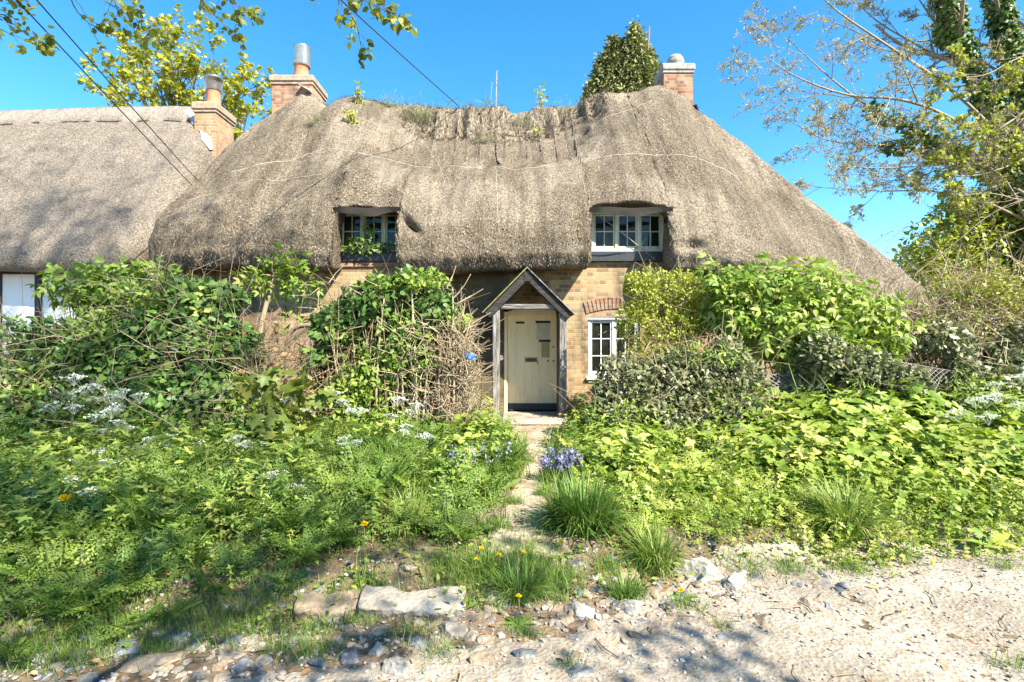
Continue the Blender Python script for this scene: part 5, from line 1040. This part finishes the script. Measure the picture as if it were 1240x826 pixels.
IR = ico(2)
def rub(seed):
    r = np.random.default_rng(seed); V = IR[0].copy()
    for k in range(8): n = r.normal(0, 1, 3); n /= np.linalg.norm(n); V = V - np.outer(np.maximum(0, V @ n - r.uniform(.45, .8)), n)
    return V * (1 + .18 * fbm(V * 2.5 + seed, seed, 3)[:, None]) * np.array([1, r.uniform(.6, 1), r.uniform(.4, .7)]), IR[1]
for nm, mt, cnt, sd in (("rubble", 'stone', 130, 0), ("flint_rubble", 'flint', 80, 7), ("earthy_rubble", 'stone_tan', 110, 14)):
    g = G()
    for k in range(5):
        n = cnt * 2; x, y = R(-4.2, 2.2, n), R(1.9, 4.0, n); kk = (np.abs(x) < .985 * y + .3) & (R(0, 1, n) < np.exp(-((y - YE(x) + .25) / .38) ** 2)) & (n2(x, y, 1.7, 120 + sd) > -.2); x, y = x[kk], y[kk]; s = .018 + .05 * R(0, 1, len(x)) ** 2.2
        scatter(g, rub(k + sd), np.stack([x, y, TH(x, y) - s * .12], -1), yawM(len(x), .5), s, .5)
    tag(g.build(nm, M[mt]), kind='stuff')
# ------------------------------------------------------------------ stones along the bank
def rock(name, px, py, wpx, hpx, mat, label, flat=.55, seed=0, yaw=0.0, ang=.25, dfac=.75):
    x, y, z = ground_at(px, py); w = wpx / F * y; hgt = hpx / F * y * .8
    r = np.random.default_rng(seed + 100); V = I3[0].copy()
    for k in range(16):                                     # chip facets off a lump
        n = r.normal(0, 1, 3); n /= np.linalg.norm(n); dd = r.uniform(.45, .8); s = V @ n; V = V - np.outer(np.maximum(0, s - dd) * .93, n)
    V = V * (1 + ang * fbm(V * 1.7 + seed, seed, 3)[:, None] + .10 * fbm(V * 5 + seed, seed + 1, 4)[:, None] + .03 * fbm(V * 16 + seed, seed + 1, 2)[:, None])
    V = V / np.abs(V).max(0) * np.array([w * .56, w * dfac * .5, hgt * .62]); c, s_ = math.cos(yaw), math.sin(yaw); V = V @ np.array([[c, s_, 0], [-s_, c, 0], [0, 0, 1]])
    g = G(); g.add(V, I3[1]); o = g.build(name, M[mat], smooth=False); o.location = (x, y + w * .12, z - hgt * .10)
    return tag(o, label, "stone", "stones along the bank")
ST = [("rubble_stone", 700, 745, 58, 46, 'grey_stone', "rough grey boulder at the foot of the path, in the lane edge"), ("rubble_stone", 757, 738, 42, 34, 'grey_stone', "blocky grey stone with grass on top, just right of the rough boulder"),
 ("rubble_stone", 848, 700, 72, 50, 'stone_white', "largest chalky white stone in the right bank"), ("rubble_stone", 890, 712, 52, 40, 'stone_white', "white stone just right of the largest chalky stone"), ("rubble_stone", 762, 697, 32, 22, 'stone_pink', "pinkish stone in the grass right of the path"),
 ("rubble_stone", 694, 688, 34, 26, 'stone', "pale stone at the path edge below the big grass tussock"), ("flint_stone", 722, 702, 22, 17, 'stone_white', "small white flint beside the pinkish stone"), ("rubble_stone", 800, 722, 42, 24, 'stone_tan', "low sandy stone left of the chalky stones"),
 ("flint_stone", 217, 776, 44, 34, 'flint', "dark grey flint sticking out of the left bank"), ("flint_stone", 45, 803, 42, 22, 'stone_white', "white flint in the bottom left corner"), ("flint_stone", 148, 792, 44, 26, 'flint', "blue grey flint between the white flint and sandy stone at left"),
 ("rubble_stone", 185, 806, 74, 30, 'stone_tan', "broad sandy stone low at the left"), ("rubble_stone", 604, 728, 44, 28, 'stone', "pale lumpy stone right of the long kerb slab"), ("flint_stone", 506, 780, 34, 28, 'flint', "dark flint below the long kerb slab"),
 ("rubble_stone", 524, 784, 42, 26, 'stone_tan', "sandy stone joined to the dark flint below the slab"), ("rubble_stone", 548, 770, 34, 28, 'stone', "squarish pale stone below the slab's right end"), ("flint_stone", 458, 792, 26, 32, 'stone_white', "upright white flint below the slab's left end"),
 ("flint_stone", 424, 802, 34, 26, 'flint', "blue flint in the soil left of the upright white flint"), ("rubble_stone", 478, 812, 48, 36, 'grey_stone', "round grey brown stone at the bottom below the kerb slab"), ("flint_stone", 632, 795, 34, 24, 'flint', "grey flint half sunk in the lane's shade"),
 ("flint_stone", 620, 812, 40, 20, 'stone', "pale flint half sunk at the bottom of the lane"), ("flint_stone", 700, 820, 48, 18, 'flint', "blue grey flat flint at the bottom middle edge"), ("rubble_stone", 580, 806, 40, 24, 'stone_tan', "sandy stone beside the sunk flints")]
for k, s in enumerate(ST): rock(*s, seed=k, yaw=(k * 37 % 60 - 30) / 60)
def slab(px0, py0, px1, py1, w, h, mat, label, seed):
    a = np.array(ground_at(px0, py0)); b = np.array(ground_at(px1, py1)); c = (a + b) / 2; L = np.linalg.norm((b - a)[:2]); yaw = math.atan2(b[1] - a[1], b[0] - a[0])
    bm = bmesh.new(); bmesh.ops.create_cube(bm, size=1); bmesh.ops.subdivide_edges(bm, edges=bm.edges[:], cuts=14, use_grid_fill=True); bmesh.ops.triangulate(bm, faces=bm.faces[:]); bm.verts.index_update()
    V = np.array([v.co[:] for v in bm.verts]); T = np.array([[v.index for v in f.verts] for f in bm.faces]); bm.free()
    r8 = (np.abs(V * 2) ** 8).sum(1) ** (1 / 8); V = V / np.maximum(r8, .3)[:, None] * np.minimum(1, r8)[:, None] * np.array([L, w, h]); V += .05 * np.stack([fbm(V * 3.5 + seed + q, seed, 3) for q in (0, 40, 80)], 1) * np.array([1, 1.2, .7]) + .016 * fbm(V * 13, seed + 5, 3)[:, None]
    g = G(); g.add(V, T); o = g.build("kerb_slab", M[mat], smooth=True); o.location = (c[0], c[1] + w * .3, c[2] + .01); o.rotation_euler = (math.radians(14), math.radians(2), yaw); return tag(o, label, "stone", "stones along the bank")
slab(436, 748, 566, 735, .20, .13, 'concrete', "long pale kerb slab with squared edge, set in the bank", 3)
slab(352, 754, 430, 744, .17, .12, 'stone_tan', "shorter worn sandy slab at the left end of the kerb slab", 8)
# doorstep
g = G(); bbox(g, (.36, 8.75, .30), (1.05, 1.25, .10), .02); o = g.build("doorstep", M['concrete']); tag(o, "pale worn concrete step under the porch", "doorstep")

# ------------------------------------------------------------------ flowering plants
def umbel(seed):
    r = np.random.default_rng(seed); g = G(); n = 11
    for k in range(n):
        a = 2.4 * k; rr = .105 * math.sqrt(k / n); c = np.array([rr * math.cos(a), rr * math.sin(a), .055 - rr * rr * 4.5 + r.uniform(-.012, .012)])
        tube(g, np.array([[0, 0, -.06], c * .55 + np.array([0, 0, -.015]), c]), .0016, 3, .0, cap=False); m_ = 16; d = rdir(m_, .0, 1); scatter(g, OVALW, c + d * .022 * np.array([1, 1, .5]), frames(nrm(rdir(m_) + np.array([0, 0, .2])), nrm(d + np.array([0, 0, 1.2]))), R(.010, .018, m_), R(0, 1, m_))
    return g
def cowp(h, k):
    root = empty("cow_parsley", (0, 0, 0)); g = G(); tips_ = []
    r = np.random.default_rng(k + 50); top = np.array([.06 * r.uniform(-1, 1), .06 * r.uniform(-1, 1), h * .7]); pts = smooth_path(np.array([[0, 0, 0], top * .5 + r.normal(0, .02, 3), top])); tube(g, pts, np.linspace(.007, .005, len(pts)), 5, .5)
    for q in range(4):
        a = q * 1.7 + r.uniform(0, 1); e = top + np.array([math.cos(a) * .17, math.sin(a) * .17, h * .3 * (1.05 - .42 * q * r.uniform(.6, 1))]); s0 = top * (1 - .12 * q); tube(g, smooth_path(np.array([s0, (s0 + e) / 2 + np.array([0, 0, .03]), e])), .0035, 4, .6); tips_.append(e)
    g.build("stem", M['stemg'], root)
    g = G(); n = 7; zz = np.linspace(.12, .75, n) * h; a = np.arange(n) * 2.3
    for q in range(n): scatter(g, FRONDS[q % 4], np.array([[0, 0, zz[q]]]) + top * (zz[q] / h) * np.array([1, 1, 0]), frames(np.array([[math.cos(a[q]), math.sin(a[q]), .35]]), np.array([[0, 0, 1.]])), np.array([.30 - .12 * q / n]), np.array([r.uniform(.2, .8)]))
    g.build("foliage", M['herb'], root)
    for q, e in enumerate(tips_): u = UMB[q % 3].copy(); COL.objects.link(u); u.parent = root; u.location = tuple(e - np.array([0, 0, .04])); u.rotation_euler = (r.uniform(-.3, .3), r.uniform(-.3, .3), q); u.scale = (r.uniform(.8, 1.3),) * 3
    return root
UMB = []
for k in range(3): u = umbel(k).build("umbel", M['petal']); UMB.append(u)
PROTO = [cowp(.95, 0), cowp(.8, 1), cowp(.7, 2)]
for u in UMB: bpy.data.objects.remove(u)
CP = [(120, 455, 6.0, 0, "tall cow parsley in front of the ivy mound, leftmost of the tall white heads"), (155, 470, 5.8, 1, "cow parsley with crowded white heads before the ivy mound"), (85, 468, 6.0, 1, "cow parsley before the brambles at far left"), (140, 500, 5.5, 0, "cow parsley leaning below the ivy mound"),
      (100, 545, 5.0, 2, "cow parsley half shaded, left in the herb bank"), (120, 575, 4.7, 2, "low cow parsley above the large dandelion"), (185, 525, 5.4, 1, "cow parsley between the ivy mound and the sapling's left side"), (60, 625, 4.1, 2, "small cow parsley in the low left bank"), (110, 635, 4.0, 2, "cow parsley with broad white head lowest in the left bank"),
      (225, 535, 5.3, 2, "short cow parsley left of the broad leaved sapling"), (305, 525, 5.2, 2, "cow parsley under the broad leaved sapling"), (310, 605, 4.4, 2, "cow parsley in the middle of the herb bank"), (345, 600, 4.4, 2, "cow parsley just right of the one in mid bank"), (370, 480, 5.9, 1, "cow parsley right of the broad leaved sapling"),
      (425, 475, 6.1, 0, "cow parsley against the left side of the tall hedge"), (490, 480, 6.1, 0, "cow parsley amid the bare stems of the tall hedge"), (430, 525, 5.4, 2, "short cow parsley in front of the tall hedge"), (505, 515, 5.7, 2, "cow parsley nearest the path below the tall hedge"),
      (1212, 455, 6.0, 0, "cow parsley at the far right edge above the nettles"), (1180, 475, 5.8, 1, "cow parsley left of the far right one")]
used = set()
for px, py, Y, k, lab in CP:
    x = (px - CX) / F * Y; z0 = th(x, Y); ht = at(px, py, Y)[2] - z0; o = PROTO[k] if k not in used else copy_tree(PROTO[k]); used.add(k)
    s = max(.5, ht / (.95, .8, .7)[k]); o.location = (x, Y, z0 - .02); o.scale = (max(.7, s ** .5),) * 2 + (s,); o.rotation_euler = (0, 0, R(0, 6.28)); tag(o, lab, "cow parsley", "cow parsley in flower")
# bluebells
def bell_clump(name, px, py, n, spread, mat, label, h=.32, leaf=260):
    x, y, z = ground_at(px, py); o_ = (x, y, z); root = empty(name, o_, label, "bluebells", "bluebell clumps"); g, f = G(), G()
    for k in range(n):
        a = R(0, 6.28); rr = spread * math.sqrt(R()); b = np.array([x + rr * math.cos(a), y + rr * .7 * math.sin(a), 0]); b[2] = th(b[0], b[1]); L = h * R(.75, 1.15); t = b + np.array([R(-.06, .06), R(-.06, .06), L]); tip = t + np.array([R(-.05, .05), R(-.05, .05), -.01])
        p = smooth_path(np.array([b, b * .4 + t * .6, t, tip])); tube(g, p, .003, 3, .4, cap=False); m_ = 10; u = R(.55, 1, m_); pp = b + (t - b) * u[:, None] + rng.normal(0, .016, (m_, 3)); d = nrm(rng.normal(0, .5, (m_, 3)) + np.array([0, 0, -.8]))
        for s in (0, 1): scatter(f, OVALW, pp, frames(d, rdir(m_)), R(.022, .034, m_), R(0, 1, m_))
    g.build("stem", M['stemg'], root).matrix_parent_inverse = inv(o_); f.build("flower", M[mat], root).matrix_parent_inverse = inv(o_)
    if leaf:
        g = G(); xx = x + rng.normal(0, spread * .7, leaf); yy = y + rng.normal(0, spread * .5, leaf); blades(g, xx, yy, R(.15, .32, leaf), R(.1, .7, leaf)); g.build("foliage", M['grass'], root).matrix_parent_inverse = inv(o_)
bell_clump("bluebell_clump", 682, 585, 44, .20, 'blue', "dense clump of violet bluebells on the right edge of the path")
bell_clump("bluebell_clump", 575, 590, 13, .28, 'blue', "sparse bluebells left of the path below the tall hedge", .42, 200)
bell_clump("white_bluebell_clump", 728, 585, 12, .10, 'paleblue', "pale bluebells just right of the violet clump", .34, 120)
bell_clump("bluebell_clump", 722, 540, 14, .18, 'blue', "few bluebells in the shade below the grey green ivy thicket", .3, 160)
# grass tussocks
def tussock(px, py, n, spread, h, label, tint=(.05, .7)):
    x, y, z = ground_at(px, py); g = G(); a = R(0, 6.28, n); n0 = n; rr = spread * .6 * R(0, 1, n) ** .9 * (1 + .5 * n2(np.cos(a), np.sin(a), 1.3, int(px))); xx, yy = x + rr * np.cos(a), y + rr * np.sin(a)
    X_ = np.stack([np.cos(a), np.sin(a), np.zeros(n)], -1) + rng.normal(0, .45, (n, 3)) * np.array([1, 1, 0]); X_ = nrm(X_); up = nrm(np.array([0, 0, 1.]) + X_ * R(0, .55, (n, 1))); k4 = rng.integers(0, 4, n)
    for k in range(4): m_ = k4 == k; scatter(g, BLADES[k], np.stack([xx, yy, TH(xx, yy) - .01], -1)[m_], frames((X_ - up * (X_ * up).sum(-1, keepdims=True))[m_], up[m_]), h * R(.3, 1.25, m_.sum()), np.clip(R(*tint, m_.sum()) + .5 * (R(0, 1, m_.sum()) < .07), 0, 1))
    tag(g.build("grass_tussock", M['grass'], origin=(x, y, z)), label, "grass tussock", "grass tussocks")
tussock(705, 640, 1500, .34, .40, "big arching grass tussock on the right of the path", (.1, .6)); tussock(1022, 640, 900, .22, .36, "upright light grass tussock in front of the nettles", (.3, .95)); tussock(795, 682, 600, .2, .26, "grass tussock beside the chalky stones", (.3, .95))
tussock(628, 722, 700, .2, .2, "dark grass tussock in the middle of the path's foot"); tussock(758, 722, 400, .13, .17, "bluish grass tuft growing over the blocky grey stone"); tussock(590, 690, 500, .2, .16, "short shaded grass tuft left of the path's foot")
tussock(470, 590, 500, .2, .42, "tall grass tuft below the tall hedge", (.1, .7)); tussock(500, 640, 500, .2, .34, "sunny grass tuft below the dandelion by the hedge", (.4, 1))
# dandelions
def dandelion(px, py, s, label, h=.14):
    x, y, z = ground_at(px, py); t = at(px, py, y - .02)
    root = empty("dandelion", (x, y, z), label, "dandelion", "dandelions"); g = G(); tube(g, np.array([[0, 0, 0], [.005, 0, h * .6], [0, 0, h]]), .0025, 4, .5); g.build("stem", M['stemg'], root)
    g = G(); m_ = 60; d = rdir(m_, .05, 1); scatter(g, diamond(.35, .02), np.tile([[0, 0, h]], (m_, 1)), frames(d, rdir(m_)), np.full(m_, s), R(0, 1, m_)); g.build("flower_head", M['yellow'], root)
    g = G(); m_ = 8; a = np.arange(m_) * .8; scatter(g, LANCE, np.zeros((m_, 3)), frames(np.stack([np.cos(a), np.sin(a), np.full(m_, .25)], -1), np.tile([[0, 0, 1.]], (m_, 1))), R(.08, .13, m_), R(.1, .7, m_)); g.build("foliage", M['herb'], root)
    return root
def dand_at(px, py, s, lab, h):          # ground spot such that the flower head shows at (px, py)
    Y = np.linspace(2, 9, 3000); x = (px - CX) / F * Y; k = np.argmax(CZ - (py - CY) / F * Y <= TH(x, Y) + h); q = dandelion(px, py, s, lab, h); q.location = (x[k], Y[k], th(x[k], Y[k]))
for px, py, s, h, lab in ((79, 605, .045, .36, "large yellow dandelion like flower high in the left herbs"), (441, 636, .03, .34, "yellow dandelion at the sunny edge of the herbs below the tall hedge"), (583, 665, .022, .10, "upper of the three dandelions left of the path's foot"), (577, 678, .020, .07, "lowest of the three dandelions left of the path's foot"), (604, 673, .022, .09, "rightmost of the three dandelions left of the path's foot"), (679, 655, .020, .10, "dandelion on the path's right below the big tussock"), (634, 670, .02, .08, "dandelion in the middle of the path's foot"), (628, 723, .02, .16, "dandelion in the dark tussock at the path's foot"), (824, 715, .022, .05, "small yellow dandelion at the foot of the chalky stones")): dand_at(px, py, s, lab, h)
# dock plant at the right edge of the lane
x, y, z = ground_at(1195, 668); root = empty("dock_plant", (x, y, z), "dock with one big pale leaf and a yellowing leaf at the lane's right edge", "dock plant"); BIG = oval(.34, .04, .25)
for mat, az_, el_, L, tn in (('syc', 2.6, .35, .2, .7), ('herbR', .35, .55, .27, .85), ('privet', -.5, .25, .22, .75), ('herb', 1.6, .8, .2, .5), ('herb', 3.4, .6, .18, .6), ('herb', .9, .7, .18, .6)):
    g = G(); scatter(g, BIG, np.array([[0, 0, .03]]), frames(np.array([[math.cos(az_), math.sin(az_) * .6, el_]]), np.array([[0, -.3, 1.]])), np.array([L]), np.array([tn])); g.build("leaf", M[mat], root)
# low seedlings on the lane's left bank
# ------------------------------------------------------------------ growth on the roof
def roofspot(px, py):
    x = (px - CX) / F; i = None; sc_ = np.abs(P[5:, len(left):len(left) + len(fx), 0] / P[5:, len(left):len(left) + len(fx), 1] - x) + np.abs((P[5:, len(left):len(left) + len(fx), 2] - CZ) / P[5:, len(left):len(left) + len(fx), 1] + (py - CY) / F)
    j, i = np.unravel_index(np.argmin(sc_), sc_.shape); return P[5 + j, len(left) + i]
def rooftuft(px, py, n, sp, h, mat, label, tint=(.2, .9)):
    c = roofspot(px, py); g = G(); pp = np.zeros((n, 3)) + rng.normal(0, 1, (n, 3)) * np.array([sp, sp * .3, sp * .45]); d = nrm(rng.normal(0, .5, (n, 3)) + np.array([0, -.6, .9]))
    for k in range(4): m_ = np.arange(n) % 4 == k; scatter(g, BLADES[k], pp[m_], frames(rdir(m_.sum()), d[m_]), h * R(.5, 1.2, m_.sum()), R(*tint, m_.sum()))
    o = g.build("roof_grass", M[mat]); o.location = tuple(c + np.array([0, -.03, 0])); tag(o, label, "roof plant", "plants growing on the thatch")
rooftuft(506, 142, 700, .22, .22, 'ivygrey', "broad grey green tuft on the ridge, left of the ridge's middle", (.4, 1)); rooftuft(592, 170, 420, .16, .16, 'ivygrey', "green grey tuft in the sunken middle of the thatch", (.4, 1)); rooftuft(382, 148, 300, .14, .16, 'ivygrey', "pale grey green tuft below the left chimney", (.5, 1)); rooftuft(588, 128, 40, .08, .32, 'grass', "few green blades on the ridge beside the dry stalk", (.4, .9))
def roofweed(px, py, h, n, mat, size, label, tint=(.3, 1)):
    c = roofspot(px, py); root = empty("roof_weed", c, label, "roof plant", "plants growing on the thatch"); g, f = G(), G()
    for k in range(n):
        e = np.array([R(-.3, .3) * h * .6, R(-.1, .1), h * R(.5, 1.1)]); p = smooth_path(np.array([[R(-.1, .1), 0, -.05], e * .5 + rng.normal(0, .03, 3), e])); tube(g, p, np.linspace(.010, .004, len(p)), 4, .6, cap=False)
        if mat: q = p[rng.integers(2, len(p), 9)] + rng.normal(0, .04, (9, 3)); scatter(f, OVAL, q, frames(rdir(9), rdir(9)), R(*size, 9), R(*tint, 9))
    g.build("stem", M['twig'], root)
    if mat: f.build("foliage", M[mat], root)
rooftuft(470, 128, 350, .2, .18, 'grass', "green grass tuft on the ridge hump", (.3, 1)); rooftuft(630, 150, 260, .14, .15, 'ivygrey', "small grey tuft beside the notch of the torn ridge", (.4, 1)); rooftuft(690, 130, 260, .2, .12, 'grass', "low grassy strip on the ridge left of the conifer", (.5, 1)); rooftuft(560, 133, 260, .22, .12, 'grass', "low grass on the torn ridge near the slanting cable", (.4, 1))
roofweed(655, 128, .55, 4, 'privet', (.07, .14), "leafy yellow green weed standing on the ridge"); roofweed(436, 126, .35, 6, 'privet', (.07, .13), "yellow leaved weed on the ridge hump right of the left chimney"); roofweed(425, 150, .3, 7, 'privet', (.06, .12), "yellow green weed in the hollow below the ridge hump"); roofweed(650, 165, .25, 5, 'privet', (.05, .1), "small yellow weed under the torn right side of the ridge")
c = roofspot(600, 130); root = empty("dry_stalk", c, "tall dry leafless stalk standing on the middle of the ridge", "roof plant", "plants growing on the thatch"); g = G(); tube(g, np.array([[0, 0, -.6], [.02, 0, .2], [.04, 0, .85]]), [.014, .011, .005], 5, .8); tube(g, np.array([[-.1, 0, -.3], [-.09, 0, .3], [-.07, 0, .6]]), [.008, .006, .003], 4, .7)
for k in range(14): z_ = R(.1, .8); tube(g, np.array([[.03, 0, z_], [.03 + R(-.09, .09), R(-.05, .05), z_ + R(.02, .1)]]), .003, 3, .6)
g.build("stem", M['twig'], root)
c = roofspot(545, 131); root = empty("dry_stalk", c, "arched dark bramble shoot on the ridge near the slanting cable", "roof plant", "plants growing on the thatch"); g = G(); tube(g, smooth_path(np.array([[-.1, 0, -.05], [.0, 0, .15], [.12, 0, .2], [.2, 0, .24]])), .006, 4, .1); tube(g, smooth_path(np.array([[.1, 0, -.05], [.0, 0, .1], [-.15, 0, .25]])), .006, 4, .1); g.build("stem", M['twig'], root)
# ivy over the left upper window
o_ = (-2.6, WY - .12, 3.1); g = G(); tag_o = empty("window_ivy", o_, "ivy trailing across the mossy left upper window", "ivy")
leafblob(g, [(-2.55, WY - .12, 3.45, .12, .05, .35), (-2.85, WY - .12, 3.32, .2, .05, .15), (-2.3, WY - .12, 3.28, .25, .05, .08), (-2.6, WY - .14, 3.22, .5, .05, .06)], 190, IVY, (.035, .075), (0, .7), .5, 5); g.build("foliage", M['ivy'], tag_o).matrix_parent_inverse = inv(o_)
g = G(); tube(g, smooth_path(np.array([[-2.6, WY - .13, 3.86], [-2.5, WY - .13, 3.5], [-2.62, WY - .13, 3.2]])), .006, 4, .3); tube(g, smooth_path(np.array([[-2.55, WY - .13, 3.4], [-2.8, WY - .13, 3.35], [-2.95, WY - .13, 3.2]])), .005, 4, .3); g.build("stem", M['twig'], tag_o).matrix_parent_inverse = inv(o_)
